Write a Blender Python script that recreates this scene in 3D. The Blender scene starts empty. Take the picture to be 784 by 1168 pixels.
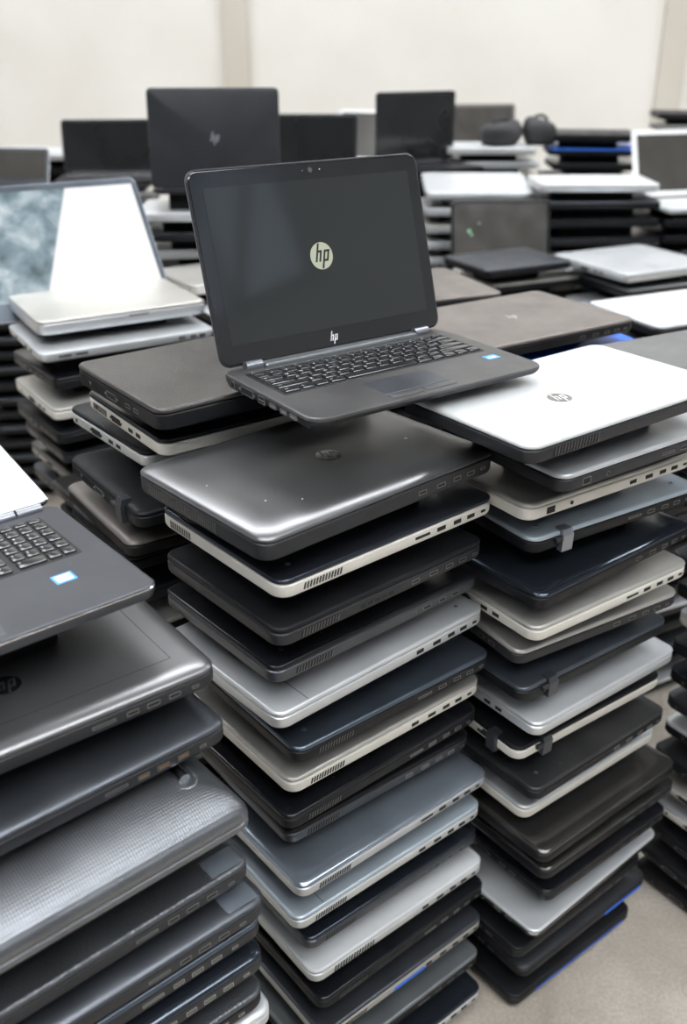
ROWS = [
('centre', -0.031, 1.159, 1.12, 41.8, 0.392, 0.27, 'charcoal', 'graphite', 'roll logo lvent ports'),
('centre', -0.019, 1.172, 1.0536, 40.3, 0.368, 0.268, 'midnight', 'cream', 'screw vent lvent ports'),
('centre', -0.024, 1.167, 0.9872, 40.7, 0.362, 0.26, 'black', 'graphite', 'vent ports slots'),
('centre', -0.028, 1.189, 0.9208, 40.6, 0.373, 0.26, 'gloss', 'slate', 'screw vent ports'),
('centre', -0.021, 1.19, 0.8544, 41.5, 0.392, 0.26, 'silver', 'silver', 'screwr seam lvent ports'),
('centre', -0.0, 1.191, 0.788, 38.6, 0.362, 0.26, 'blue', 'black', 'screw vent ports'),
('centre', -0.01, 1.211, 0.7216, 39.3, 0.37, 0.26, 'champagne', 'cream', 'vent lvent ports'),
('centre', -0.013, 1.217, 0.6552, 40.1, 0.383, 0.26, 'gloss', 'black', 'vent ports glint'),
('centre', -0.014, 1.25, 0.5888, 37.8, 0.367, 0.26, 'black', 'slate', 'vent ports glint'),
('centre', 0.008, 1.221, 0.5224, 39.3, 0.392, 0.26, 'steel', 'silver', 'roll2 vent ports'),
('centre', 0.002, 1.22, 0.456, 38.8, 0.389, 0.26, 'silverblue', 'pale', 'seam vent ports'),
('centre', 0.01, 1.234, 0.3896, 38.6, 0.37, 0.26, 'night', 'slate', 'vent ports'),
('centre', 0.02, 1.23, 0.3232, 38.7, 0.376, 0.26, 'white', 'pale', 'vent ports'),
('centre', 0.028, 1.235, 0.2568, 39.6, 0.377, 0.26, 'gloss', 'black', 'ports glint vent'),
('centre', 0.028, 1.224, 0.1904, 39, 0.37, 0.26, 'slate', 'champagne', 'ports blue vent'),
('centre', 0.025, 1.204, 0.124, 39, 0.37, 0.26, 'steelgrey', 'black', 'ports vent'),
('centre', 0.03, 1.183, 0.0576, 39, 0.37, 0.26, 'night', 'pale', 'vent ports'),
('right', 0.306, 1.254, 1.185, 36.7, 0.398, 0.24, 'white', 'graphite', 'roll3 logo vent bports'),
('right', 0.344, 1.299, 1.1208, 34.9, 0.345, 0.25, 'silver', 'graphite', 'lvent ports bold'),
('right', 0.316, 1.345, 1.0566, 34.0, 0.345, 0.25, 'champagne', 'cream', 'ports bold lports'),
('right', 0.34, 1.369, 0.9924, 31.9, 0.345, 0.25, 'silverblue', 'black', 'screw screwr clip lvent ports open'),
('right', 0.333, 1.338, 0.9282, 38.6, 0.36, 0.25, 'night', 'black', 'roll2 lvent ports'),
('right', 0.34, 1.347, 0.864, 35.1, 0.345, 0.25, 'champagne', 'cream', 'lports ports'),
('right', 0.34, 1.377, 0.7998, 31.2, 0.345, 0.25, 'champagne', 'graphite', 'lports ports'),
('right', 0.335, 1.377, 0.7356, 35.6, 0.345, 0.25, 'slateblue', 'black', 'clip lvent open'),
('right', 0.359, 1.378, 0.6714, 37.0, 0.35, 0.25, 'silver', 'silver', 'lports'),
('right', 0.346, 1.398, 0.6072, 35.5, 0.355, 0.25, 'black', 'cream', 'clip lports'),
('right', 0.363, 1.376, 0.543, 37.9, 0.345, 0.25, 'scuffed', 'black', 'screw glint ports'),
('right', 0.36, 1.404, 0.4788, 37.0, 0.348, 0.25, 'silver', 'cream', 'lvent'),
('right', 0.395, 1.377, 0.4146, 38.4, 0.369, 0.25, 'bronze', 'black', 'roll2 lvent'),
('right', 0.41, 1.401, 0.3504, 37.8, 0.369, 0.25, 'bronze', 'black', 'roll3 lvent ports'),
('right', 0.411, 1.405, 0.2862, 37.7, 0.345, 0.25, 'gloss', 'black', 'lports ports'),
('right', 0.392, 1.388, 0.222, 40.3, 0.372, 0.25, 'silver', 'bronze', 'lports thin'),
('right', 0.374, 1.399, 0.1578, 38.5, 0.363, 0.25, 'black', 'black', 'ports lports'),
('right', 0.394, 1.412, 0.0936, 38.2, 0.369, 0.25, 'graphite', 'black', 'roll2 lports blueright'),
('right', 0.373, 1.395, 0.0294, 37.6, 0.345, 0.25, 'black', 'black', 'glint bluelong'),
('front', -0.377, 0.855, 1.0, 37.5, 0.4, 0.27, 'charcoal', 'graphite', 'roll2 seam logoA rports'),
('front', -0.367, 0.832, 0.93, 41, 0.4, 0.27, 'slate', 'graphite', 'roll2 rports gold'),
('front', -0.336, 0.767, 0.858, 41, 0.4, 0.27, 'weave', 'weave', 'A3'),
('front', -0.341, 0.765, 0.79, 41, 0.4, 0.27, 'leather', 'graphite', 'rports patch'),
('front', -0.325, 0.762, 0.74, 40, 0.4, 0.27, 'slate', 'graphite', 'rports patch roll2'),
('front', -0.332, 0.772, 0.695, 40, 0.4, 0.27, 'blue', 'graphite', 'rports glint'),
('front', -0.33, 0.765, 0.65, 39.5, 0.4, 0.27, 'night', 'graphite', 'rports glint roll2'),
('front', -0.332, 0.757, 0.6, 39, 0.4, 0.27, 'leather', 'black', 'rports glint'),
('front', -0.324, 0.767, 0.56, 38, 0.4, 0.27, 'silver', 'white', 'roll2'),
('front', -0.33, 0.715, 0.5065, 38.0, 0.37, 0.25, 'black', 'black', 'pile'),
('front', -0.324, 0.725, 0.453, 39.0, 0.37, 0.25, 'slate', 'graphite', 'pile'),
('front', -0.318, 0.715, 0.3995, 40.0, 0.37, 0.25, 'silver', 'black', 'pile'),
('front', -0.33, 0.725, 0.346, 38.0, 0.37, 0.25, 'gloss', 'graphite', 'pile'),
('front', -0.324, 0.715, 0.2925, 39.0, 0.37, 0.25, 'black', 'black', 'pile'),
('front', -0.318, 0.725, 0.239, 40.0, 0.37, 0.25, 'slate', 'graphite', 'pile'),
('front', -0.33, 0.715, 0.1855, 38.0, 0.37, 0.25, 'silver', 'black', 'pile'),
('front', -0.324, 0.725, 0.132, 39.0, 0.37, 0.25, 'gloss', 'graphite', 'pile'),
('front', -0.318, 0.715, 0.0785, 40.0, 0.37, 0.25, 'black', 'black', 'pile'),
('front', -0.33, 0.725, 0.025, 38.0, 0.37, 0.25, 'slate', 'graphite', 'pile'),
('behindleft', -0.173, 1.372, 1.185, 37.6, 0.36, 0.26, 'leatherblack', 'black', 'thick lports'),
('behindleft', -0.176, 1.417, 1.125, 36, 0.36, 0.26, 'gloss', 'cream', 'lports lvent'),
('behindleft', -0.231, 1.509, 1.07, 39, 0.36, 0.26, 'black', 'pale', 'lports'),
('behindleft', -0.22, 1.426, 1.01, 36, 0.36, 0.26, 'black', 'black', 'roll2 lports clipl'),
('behindleft', -0.24, 1.448, 0.95, 35, 0.36, 0.26, 'taupe', 'black', 'roll2'),
('behindleft', -0.26, 1.51, 0.888, 36.0, 0.355, 0.245, 'black', 'black', 'fill'),
('behindleft', -0.254, 1.518, 0.826, 37.0, 0.355, 0.245, 'slate', 'graphite', 'fill'),
('behindleft', -0.248, 1.51, 0.764, 38.0, 0.355, 0.245, 'champagne', 'black', 'fill'),
('behindleft', -0.26, 1.518, 0.702, 36.0, 0.355, 0.245, 'gloss', 'graphite', 'pile'),
('behindleft', -0.254, 1.51, 0.64, 37.0, 0.355, 0.245, 'night', 'black', 'pile'),
('behindleft', -0.248, 1.518, 0.578, 38.0, 0.355, 0.245, 'black', 'graphite', 'pile'),
('behindleft', -0.26, 1.51, 0.516, 36.0, 0.355, 0.245, 'slate', 'black', 'pile'),
('behindleft', -0.254, 1.518, 0.454, 37.0, 0.355, 0.245, 'champagne', 'graphite', 'fill'),
('behindleft', -0.248, 1.51, 0.392, 38.0, 0.355, 0.245, 'gloss', 'black', 'fill'),
('behindleft', -0.26, 1.518, 0.33, 36.0, 0.355, 0.245, 'night', 'graphite', 'pile'),
('behindleft', -0.254, 1.51, 0.268, 37.0, 0.355, 0.245, 'black', 'black', 'pile'),
('behindleft', -0.248, 1.518, 0.206, 38.0, 0.355, 0.245, 'slate', 'graphite', 'pile'),
('behindleft', -0.26, 1.51, 0.144, 36.0, 0.355, 0.245, 'champagne', 'black', 'pile'),
('behindleft', -0.254, 1.518, 0.082, 37.0, 0.355, 0.245, 'gloss', 'graphite', 'pile'),
('silverleft', -0.533, 2.147, 1.09, 30.5, 0.372, 0.265, 'champagne', 'silver', 'notch thick'),
('silverleft', -0.519, 2.107, 1.043, 31, 0.385, 0.27, 'OPEN', 'silver', ''),
('silverleft', -0.528, 2.115, 0.98, 37, 0.36, 0.26, 'gloss', 'black', 'lports'),
('silverleft', -0.527, 2.093, 0.92, 35, 0.36, 0.26, 'champagne', 'cream', 'lports'),
('silverleft', -0.531, 2.097, 0.865, 37, 0.36, 0.26, 'black', 'black', 'lports'),
('silverleft', -0.528, 2.122, 0.81, 36, 0.36, 0.26, 'black', 'graphite', 'lports'),
('silverleft', -0.522, 2.126, 0.755, 37, 0.36, 0.26, 'bronze', 'bronze', 'lports'),
('silverleft', -0.524, 2.12, 0.7, 36, 0.36, 0.26, 'slate', 'black', 'lports'),
('silverleft', -0.46, 2.084, 0.6415, 34.0, 0.355, 0.245, 'black', 'black', 'pile'),
('silverleft', -0.452, 2.089, 0.583, 35.0, 0.355, 0.245, 'slate', 'graphite', 'pile'),
('silverleft', -0.448, 2.084, 0.5245, 36.0, 0.355, 0.245, 'silver', 'black', 'pile'),
('silverleft', -0.454, 2.084, 0.466, 34.0, 0.355, 0.245, 'gloss', 'graphite', 'pile'),
('silverleft', -0.45, 2.078, 0.4075, 35.0, 0.355, 0.245, 'black', 'black', 'pile'),
('silverleft', -0.443, 2.085, 0.349, 36.0, 0.355, 0.245, 'slate', 'graphite', 'pile'),
('silverleft', -0.455, 2.078, 0.2905, 34.0, 0.355, 0.245, 'silver', 'black', 'pile'),
('silverleft', -0.448, 2.084, 0.232, 35.0, 0.355, 0.245, 'gloss', 'graphite', 'pile'),
('silverleft', -0.444, 2.079, 0.1735, 36.0, 0.355, 0.245, 'black', 'black', 'pile'),
('silverleft', -0.455, 2.086, 0.115, 34.0, 0.355, 0.245, 'slate', 'graphite', 'pile'),
('silverleft', -0.447, 2.075, 0.0565, 35.0, 0.355, 0.245, 'silver', 'black', 'pile'),
('farleft', -1.02, 1.87, 1.02, 33.0, 0.36, 0.25, 'gloss', 'black', 'pile'),
('farleft', -1.014, 1.88, 0.9635, 35.0, 0.36, 0.25, 'slate', 'black', 'pile'),
('farleft', -1.008, 1.87, 0.907, 37.0, 0.36, 0.25, 'black', 'black', 'pile'),
('farleft', -1.02, 1.88, 0.8505, 33.0, 0.36, 0.25, 'bronze', 'black', 'pile'),
('farleft', -1.014, 1.87, 0.794, 35.0, 0.36, 0.25, 'black', 'black', 'pile'),
('farleft', -1.008, 1.88, 0.7375, 37.0, 0.36, 0.25, 'gloss', 'black', 'pile'),
('farleft', -1.02, 1.87, 0.681, 33.0, 0.36, 0.25, 'slate', 'black', 'pile'),
('farleft', -1.014, 1.88, 0.6245, 35.0, 0.36, 0.25, 'black', 'black', 'pile'),
('farleft', -1.008, 1.87, 0.568, 37.0, 0.36, 0.25, 'bronze', 'black', 'pile'),
('farleft', -1.02, 1.88, 0.5115, 33.0, 0.36, 0.25, 'black', 'black', 'pile'),
('farleft', -1.014, 1.87, 0.455, 35.0, 0.36, 0.25, 'gloss', 'black', 'pile'),
('farleft', -1.008, 1.88, 0.3985, 37.0, 0.36, 0.25, 'slate', 'black', 'pile'),
('farleft', -1.02, 1.87, 0.342, 33.0, 0.36, 0.25, 'black', 'black', 'pile'),
('farleft', -1.014, 1.88, 0.2855, 35.0, 0.36, 0.25, 'bronze', 'black', 'pile'),
('farleft', -1.008, 1.87, 0.229, 37.0, 0.36, 0.25, 'black', 'black', 'pile'),
('farleft', -1.02, 1.88, 0.1725, 33.0, 0.36, 0.25, 'gloss', 'black', 'pile'),
('farleft', -1.014, 1.87, 0.116, 35.0, 0.36, 0.25, 'slate', 'black', 'pile'),
('farleft', -1.008, 1.88, 0.0595, 37.0, 0.36, 0.25, 'black', 'black', 'pile'),
('darkgap', -0.41, 1.855, 0.78, 36.0, 0.34, 0.235, 'bronze', 'black', 'lports'),
('darkgap', -0.404, 1.863, 0.722, 38.0, 0.34, 0.235, 'black', 'black', 'lports'),
('darkgap', -0.378, 1.825, 0.664, 40.0, 0.34, 0.235, 'champagne', 'black', 'lports pile'),
('darkgap', -0.388, 1.832, 0.606, 36.0, 0.34, 0.235, 'gloss', 'black', 'lports pile'),
('darkgap', -0.381, 1.823, 0.548, 38.0, 0.34, 0.235, 'bronze', 'black', 'lports pile'),
('darkgap', -0.372, 1.825, 0.49, 40.0, 0.34, 0.235, 'black', 'black', 'pile'),
('darkgap', -0.386, 1.821, 0.432, 36.0, 0.34, 0.235, 'champagne', 'black', 'pile'),
('darkgap', -0.376, 1.825, 0.374, 38.0, 0.34, 0.235, 'gloss', 'black', 'pile'),
('darkgap', -0.373, 1.818, 0.316, 40.0, 0.34, 0.235, 'bronze', 'black', 'pile'),
('darkgap', -0.385, 1.827, 0.258, 36.0, 0.34, 0.235, 'black', 'black', 'pile'),
('darkgap', -0.377, 1.818, 0.2, 38.0, 0.34, 0.235, 'champagne', 'black', 'pile'),
('darkgap', -0.373, 1.826, 0.142, 40.0, 0.34, 0.235, 'gloss', 'black', 'pile'),
('darkgap', -0.384, 1.817, 0.084, 36.0, 0.34, 0.235, 'bronze', 'black', 'pile'),
('brown', 0.324, 1.833, 1.13, 33, 0.39, 0.275, 'taupe', 'black', 'logo ports'),
('brown', 0.349, 1.848, 1.082, 34, 0.385, 0.25, 'electric', 'electric', ''),
('brown', 0.33, 1.8, 1.017, 34.0, 0.36, 0.245, 'black', 'black', 'pile'),
('brown', 0.338, 1.81, 0.959, 36.0, 0.36, 0.245, 'slate', 'black', 'fill'),
('brown', 0.346, 1.8, 0.901, 38.0, 0.36, 0.245, 'night', 'black', 'pile'),
('brown', 0.33, 1.81, 0.843, 34.0, 0.36, 0.245, 'gloss', 'black', 'pile'),
('brown', 0.338, 1.8, 0.785, 36.0, 0.36, 0.245, 'black', 'black', 'pile'),
('brown', 0.346, 1.81, 0.727, 38.0, 0.36, 0.245, 'slate', 'black', 'pile'),
('brown', 0.33, 1.8, 0.669, 34.0, 0.36, 0.245, 'night', 'black', 'pile'),
('brown', 0.338, 1.81, 0.611, 36.0, 0.36, 0.245, 'gloss', 'black', 'pile'),
('brown', 0.346, 1.8, 0.553, 38.0, 0.36, 0.245, 'black', 'black', 'pile'),
('brown', 0.33, 1.81, 0.495, 34.0, 0.36, 0.245, 'slate', 'black', 'pile'),
('brown', 0.338, 1.8, 0.437, 36.0, 0.36, 0.245, 'night', 'black', 'pile'),
('brown', 0.346, 1.81, 0.379, 38.0, 0.36, 0.245, 'gloss', 'black', 'pile'),
('brown', 0.33, 1.8, 0.321, 34.0, 0.36, 0.245, 'black', 'black', 'pile'),
('brown', 0.338, 1.81, 0.263, 36.0, 0.36, 0.245, 'slate', 'black', 'pile'),
('brown', 0.346, 1.8, 0.205, 38.0, 0.36, 0.245, 'night', 'black', 'pile'),
('brown', 0.33, 1.81, 0.147, 34.0, 0.36, 0.245, 'gloss', 'black', 'pile'),
('brown', 0.338, 1.8, 0.089, 36.0, 0.36, 0.245, 'black', 'black', 'pile'),
('brown', 0.346, 1.81, 0.031, 38.0, 0.36, 0.245, 'slate', 'black', 'pile'),
('brownback', 0.151, 2.313, 1.08, 22, 0.36, 0.3, 'taupe', 'black', ''),
('brownback', 0.155, 2.34, 1.022, 22.0, 0.35, 0.25, 'black', 'black', 'pile'),
('brownback', 0.163, 2.35, 0.964, 24.0, 0.35, 0.25, 'slate', 'black', 'pile'),
('brownback', 0.171, 2.34, 0.906, 26.0, 0.35, 0.25, 'night', 'black', 'pile'),
('brownback', 0.155, 2.35, 0.848, 22.0, 0.35, 0.25, 'gloss', 'black', 'pile'),
('brownback', 0.163, 2.34, 0.79, 24.0, 0.35, 0.25, 'black', 'black', 'fill'),
('brownback', 0.171, 2.35, 0.732, 26.0, 0.35, 0.25, 'slate', 'black', 'pile'),
('brownback', 0.155, 2.34, 0.674, 22.0, 0.35, 0.25, 'night', 'black', 'pile'),
('brownback', 0.163, 2.35, 0.616, 24.0, 0.35, 0.25, 'gloss', 'black', 'pile'),
('brownback', 0.171, 2.34, 0.558, 26.0, 0.35, 0.25, 'black', 'black', 'pile'),
('brownback', 0.155, 2.35, 0.5, 22.0, 0.35, 0.25, 'slate', 'black', 'pile'),
('brownback', 0.163, 2.34, 0.442, 24.0, 0.35, 0.25, 'night', 'black', 'pile'),
('brownback', 0.171, 2.35, 0.384, 26.0, 0.35, 0.25, 'gloss', 'black', 'pile'),
('brownback', 0.155, 2.34, 0.326, 22.0, 0.35, 0.25, 'black', 'black', 'pile'),
('brownback', 0.163, 2.35, 0.268, 24.0, 0.35, 0.25, 'slate', 'black', 'pile'),
('brownback', 0.171, 2.34, 0.21, 26.0, 0.35, 0.25, 'night', 'black', 'pile'),
('brownback', 0.155, 2.35, 0.152, 22.0, 0.35, 0.25, 'gloss', 'black', 'pile'),
('brownback', 0.163, 2.34, 0.094, 24.0, 0.35, 0.25, 'black', 'black', 'pile'),
('brownback', 0.171, 2.35, 0.036, 26.0, 0.35, 0.25, 'slate', 'black', 'pile'),
('farright', 0.638, 1.547, 1.15, 28, 0.37, 0.25, 'grey', 'graphite', ''),
('farright', 0.751, 1.535, 1.09, 31.0, 0.36, 0.24, 'black', 'black', 'lports pile'),
('farright', 0.766, 1.541, 1.0275, 33.0, 0.36, 0.24, 'gloss', 'black', 'lports pile'),
('farright', 0.781, 1.548, 0.965, 35.0, 0.36, 0.24, 'night', 'black', 'lports pile'),
('farright', 0.796, 1.531, 0.9025, 31.0, 0.36, 0.24, 'silver', 'graphite', 'lports pile'),
('farright', 0.795, 1.538, 0.84, 33.0, 0.36, 0.24, 'black', 'black', 'lports'),
('farright', 0.81, 1.544, 0.7775, 35.0, 0.36, 0.24, 'slate', 'black', 'lports'),
('farright', 0.825, 1.528, 0.715, 31.0, 0.36, 0.24, 'gloss', 'black', 'lports'),
('farright', 0.84, 1.534, 0.6525, 33.0, 0.36, 0.24, 'silver', 'cream', 'lports'),
('farright', 0.836, 1.541, 0.59, 35.0, 0.36, 0.24, 'black', 'black', 'lports'),
('farright', 0.84, 1.524, 0.5275, 31.0, 0.36, 0.24, 'night', 'black', 'lports'),
('farright', 0.844, 1.531, 0.465, 33.0, 0.36, 0.24, 'slate', 'graphite', 'lports'),
('farright', 0.848, 1.537, 0.4025, 35.0, 0.36, 0.24, 'silver', 'black', 'lports'),
('farright', 0.836, 1.521, 0.34, 31.0, 0.36, 0.24, 'black', 'black', 'lports'),
('farright', 0.84, 1.527, 0.2775, 33.0, 0.36, 0.24, 'champagne', 'cream', 'lports'),
('farright', 0.844, 1.533, 0.215, 35.0, 0.36, 0.24, 'silver', 'cream', 'lports'),
('farright', 0.848, 1.517, 0.1525, 31.0, 0.36, 0.24, 'gloss', 'black', 'lports'),
('farright', 0.836, 1.524, 0.09, 33.0, 0.36, 0.24, 'black', 'black', 'lports'),
('farright', 0.84, 1.53, 0.0275, 35.0, 0.36, 0.24, 'black', 'black', 'lports'),
('whitelid', 0.794, 2.239, 1.05, 25, 0.36, 0.25, 'white', 'graphite', 'logo'),
('whitelid', 0.785, 2.26, 0.99, 26.0, 0.35, 0.24, 'silver', 'black', ''),
('whitelid', 0.791, 2.27, 0.93, 28.0, 0.35, 0.24, 'black', 'black', 'pile'),
('whitelid', 0.797, 2.26, 0.87, 30.0, 0.35, 0.24, 'slate', 'black', 'pile'),
('whitelid', 0.785, 2.27, 0.81, 26.0, 0.35, 0.24, 'gloss', 'black', 'pile'),
('whitelid', 0.791, 2.26, 0.75, 28.0, 0.35, 0.24, 'silver', 'black', 'pile'),
('whitelid', 0.797, 2.27, 0.69, 30.0, 0.35, 0.24, 'black', 'black', 'pile'),
('whitelid', 0.785, 2.26, 0.63, 26.0, 0.35, 0.24, 'slate', 'black', 'fill'),
('whitelid', 0.791, 2.27, 0.57, 28.0, 0.35, 0.24, 'gloss', 'black', 'fill'),
('whitelid', 0.797, 2.26, 0.51, 30.0, 0.35, 0.24, 'silver', 'black', 'fill'),
('whitelid', 0.785, 2.27, 0.45, 26.0, 0.35, 0.24, 'black', 'black', 'fill'),
('whitelid', 0.791, 2.26, 0.39, 28.0, 0.35, 0.24, 'slate', 'black', 'pile'),
('whitelid', 0.797, 2.27, 0.33, 30.0, 0.35, 0.24, 'gloss', 'black', 'fill'),
('whitelid', 0.785, 2.26, 0.27, 26.0, 0.35, 0.24, 'silver', 'black', 'fill'),
('whitelid', 0.791, 2.27, 0.21, 28.0, 0.35, 0.24, 'black', 'black', 'fill'),
('whitelid', 0.797, 2.26, 0.15, 30.0, 0.35, 0.24, 'slate', 'black', 'fill'),
('whitelid', 0.785, 2.27, 0.09, 26.0, 0.35, 0.24, 'gloss', 'black', 'fill'),
('whitelid', 0.791, 2.26, 0.03, 28.0, 0.35, 0.24, 'silver', 'black', 'fill'),
('silvernotebook', 0.897, 3.024, 1.0, 27, 0.36, 0.34, 'silver', 'silver', 'lports'),
('silvernotebook', 0.941, 3.066, 0.945, 24, 0.37, 0.33, 'silver', 'graphite', ''),
('silvernotebook', 0.9, 2.98, 0.885, 26.0, 0.35, 0.24, 'silver', 'black', 'fill'),
('silvernotebook', 0.899, 2.986, 0.825, 28.0, 0.35, 0.24, 'black', 'black', 'pile'),
('silvernotebook', 0.898, 2.975, 0.765, 30.0, 0.35, 0.24, 'slate', 'black', 'pile'),
('silvernotebook', 0.892, 2.976, 0.705, 26.0, 0.35, 0.24, 'gloss', 'black', 'pile'),
('silvernotebook', 0.898, 2.976, 0.645, 28.0, 0.35, 0.24, 'silver', 'black', 'pile'),
('silvernotebook', 0.904, 2.984, 0.585, 30.0, 0.35, 0.24, 'black', 'black', 'pile'),
('silvernotebook', 0.889, 2.974, 0.525, 26.0, 0.35, 0.24, 'slate', 'black', 'pile'),
('silvernotebook', 0.903, 2.989, 0.465, 28.0, 0.35, 0.24, 'gloss', 'black', 'pile'),
('silvernotebook', 0.893, 2.971, 0.405, 30.0, 0.35, 0.24, 'silver', 'black', 'pile'),
('silvernotebook', 0.896, 2.977, 0.345, 26.0, 0.35, 0.24, 'black', 'black', 'pile'),
('silvernotebook', 0.893, 2.975, 0.285, 28.0, 0.35, 0.24, 'slate', 'black', 'pile'),
('silvernotebook', 0.902, 2.983, 0.225, 30.0, 0.35, 0.24, 'gloss', 'black', 'pile'),
('silvernotebook', 0.888, 2.973, 0.165, 26.0, 0.35, 0.24, 'silver', 'black', 'pile'),
('silvernotebook', 0.897, 2.988, 0.105, 28.0, 0.35, 0.24, 'black', 'black', 'pile'),
('silvernotebook', 0.912, 2.98, 0.045, 30.0, 0.35, 0.24, 'slate', 'black', 'pile'),
('blackslanted', 0.507, 3.028, 1.0, 28, 0.32, 0.24, 'slate', 'black', ''),
('blackslanted', 0.547, 3.082, 0.945, 24, 0.33, 0.26, 'champagne', 'black', ''),
('blackslanted', 0.579, 3.136, 0.89, 30, 0.33, 0.26, 'gloss', 'black', ''),
('blackslanted', 0.488, 3.034, 0.83, 26.0, 0.33, 0.24, 'silver', 'black', 'pile'),
('blackslanted', 0.506, 3.05, 0.77, 28.0, 0.33, 0.24, 'black', 'black', 'pile'),
('blackslanted', 0.507, 3.049, 0.71, 30.0, 0.33, 0.24, 'slate', 'black', 'pile'),
('blackslanted', 0.5, 3.05, 0.65, 26.0, 0.33, 0.24, 'gloss', 'black', 'pile'),
('blackslanted', 0.505, 3.042, 0.59, 28.0, 0.33, 0.24, 'silver', 'black', 'pile'),
('blackslanted', 0.511, 3.052, 0.53, 30.0, 0.33, 0.24, 'black', 'black', 'pile'),
('blackslanted', 0.493, 3.036, 0.47, 26.0, 0.33, 0.24, 'slate', 'black', 'pile'),
('blackslanted', 0.506, 3.05, 0.41, 28.0, 0.33, 0.24, 'gloss', 'black', 'pile'),
('blackslanted', 0.507, 3.048, 0.35, 30.0, 0.33, 0.24, 'silver', 'black', 'pile'),
('blackslanted', 0.5, 3.05, 0.29, 26.0, 0.33, 0.24, 'black', 'black', 'pile'),
('blackslanted', 0.505, 3.042, 0.23, 28.0, 0.33, 0.24, 'slate', 'black', 'pile'),
('blackslanted', 0.511, 3.051, 0.17, 30.0, 0.33, 0.24, 'gloss', 'black', 'pile'),
('blackslanted', 0.488, 3.034, 0.11, 26.0, 0.33, 0.24, 'silver', 'black', 'pile'),
('blackslanted', 0.506, 3.05, 0.05, 28.0, 0.33, 0.24, 'black', 'black', 'pile'),
('creamcorner', -0.321, 2.719, 1.03, 34, 0.35, 0.25, 'champagne', 'cream', ''),
('creamcorner', -0.2, 2.56, 0.97, 34.0, 0.34, 0.24, 'silver', 'black', ''),
('creamcorner', -0.194, 2.57, 0.91, 36.0, 0.34, 0.24, 'black', 'black', 'pile'),
('creamcorner', -0.188, 2.56, 0.85, 38.0, 0.34, 0.24, 'slate', 'black', 'pile'),
('creamcorner', -0.2, 2.57, 0.79, 34.0, 0.34, 0.24, 'gloss', 'black', 'pile'),
('creamcorner', -0.194, 2.56, 0.73, 36.0, 0.34, 0.24, 'silver', 'black', 'pile'),
('creamcorner', -0.188, 2.57, 0.67, 38.0, 0.34, 0.24, 'black', 'black', 'pile'),
('creamcorner', -0.2, 2.56, 0.61, 34.0, 0.34, 0.24, 'slate', 'black', 'pile'),
('creamcorner', -0.194, 2.57, 0.55, 36.0, 0.34, 0.24, 'gloss', 'black', 'pile'),
('creamcorner', -0.188, 2.56, 0.49, 38.0, 0.34, 0.24, 'silver', 'black', 'pile'),
('creamcorner', -0.2, 2.57, 0.43, 34.0, 0.34, 0.24, 'black', 'black', 'pile'),
('creamcorner', -0.194, 2.56, 0.37, 36.0, 0.34, 0.24, 'slate', 'black', 'pile'),
('creamcorner', -0.188, 2.57, 0.31, 38.0, 0.34, 0.24, 'gloss', 'black', 'pile'),
('creamcorner', -0.2, 2.56, 0.25, 34.0, 0.34, 0.24, 'silver', 'black', 'pile'),
('creamcorner', -0.194, 2.57, 0.19, 36.0, 0.34, 0.24, 'black', 'black', 'pile'),
('creamcorner', -0.188, 2.56, 0.13, 38.0, 0.34, 0.24, 'slate', 'black', 'pile'),
('creamcorner', -0.2, 2.57, 0.07, 34.0, 0.34, 0.24, 'gloss', 'black', 'pile'),
('darkopen', -0.416, 2.971, 1.165, 2.25, 0.37, 0.26, 'silver', 'silver', ''),
('darkopen', -0.4, 2.989, 1.107, 4.75, 0.37, 0.26, 'gloss', 'black', ''),
('darkopen', -0.391, 3.037, 1.049, 7.25, 0.37, 0.26, 'silver', 'pale', ''),
('darkopen', -0.412, 3.002, 0.991, 9.75, 0.37, 0.26, 'black', 'black', ''),
('darkopen', -0.392, 2.971, 0.933, 2.25, 0.37, 0.26, 'silver', 'pale', 'pile'),
('darkopen', -0.416, 2.989, 0.875, 4.75, 0.37, 0.26, 'night', 'black', ''),
('darkopen', -0.4, 2.983, 0.817, 7.25, 0.37, 0.26, 'slate', 'black', 'pile'),
('darkopen', -0.384, 2.977, 0.759, 9.75, 0.37, 0.26, 'silver', 'silver', 'pile'),
('darkopen', -0.408, 2.971, 0.701, 2.25, 0.37, 0.26, 'gloss', 'black', 'pile'),
('darkopen', -0.392, 2.989, 0.643, 4.75, 0.37, 0.26, 'silver', 'pale', 'pile'),
('darkopen', -0.416, 2.983, 0.585, 7.25, 0.37, 0.26, 'black', 'black', 'pile'),
('darkopen', -0.4, 2.977, 0.527, 9.75, 0.37, 0.26, 'silver', 'pale', 'pile'),
('darkopen', -0.384, 2.971, 0.469, 2.25, 0.37, 0.26, 'night', 'black', 'pile'),
('darkopen', -0.408, 2.989, 0.411, 4.75, 0.37, 0.26, 'slate', 'black', 'pile'),
('darkopen', -0.392, 2.983, 0.353, 7.25, 0.37, 0.26, 'silver', 'silver', 'pile'),
('darkopen', -0.416, 2.977, 0.295, 9.75, 0.37, 0.26, 'gloss', 'black', 'pile'),
('darkopen', -0.4, 2.971, 0.237, 2.25, 0.37, 0.26, 'silver', 'pale', 'pile'),
('darkopen', -0.384, 2.989, 0.179, 4.75, 0.37, 0.26, 'black', 'black', 'pile'),
('darkopen', -0.408, 2.983, 0.121, 7.25, 0.37, 0.26, 'silver', 'pale', 'pile'),
('darkopen', -0.392, 2.977, 0.063, 9.75, 0.37, 0.26, 'night', 'black', 'pile'),
('apple', 0.469, 3.591, 1.135, 0.25, 0.37, 0.26, 'silver', 'silver', 'tilt'),
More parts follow.
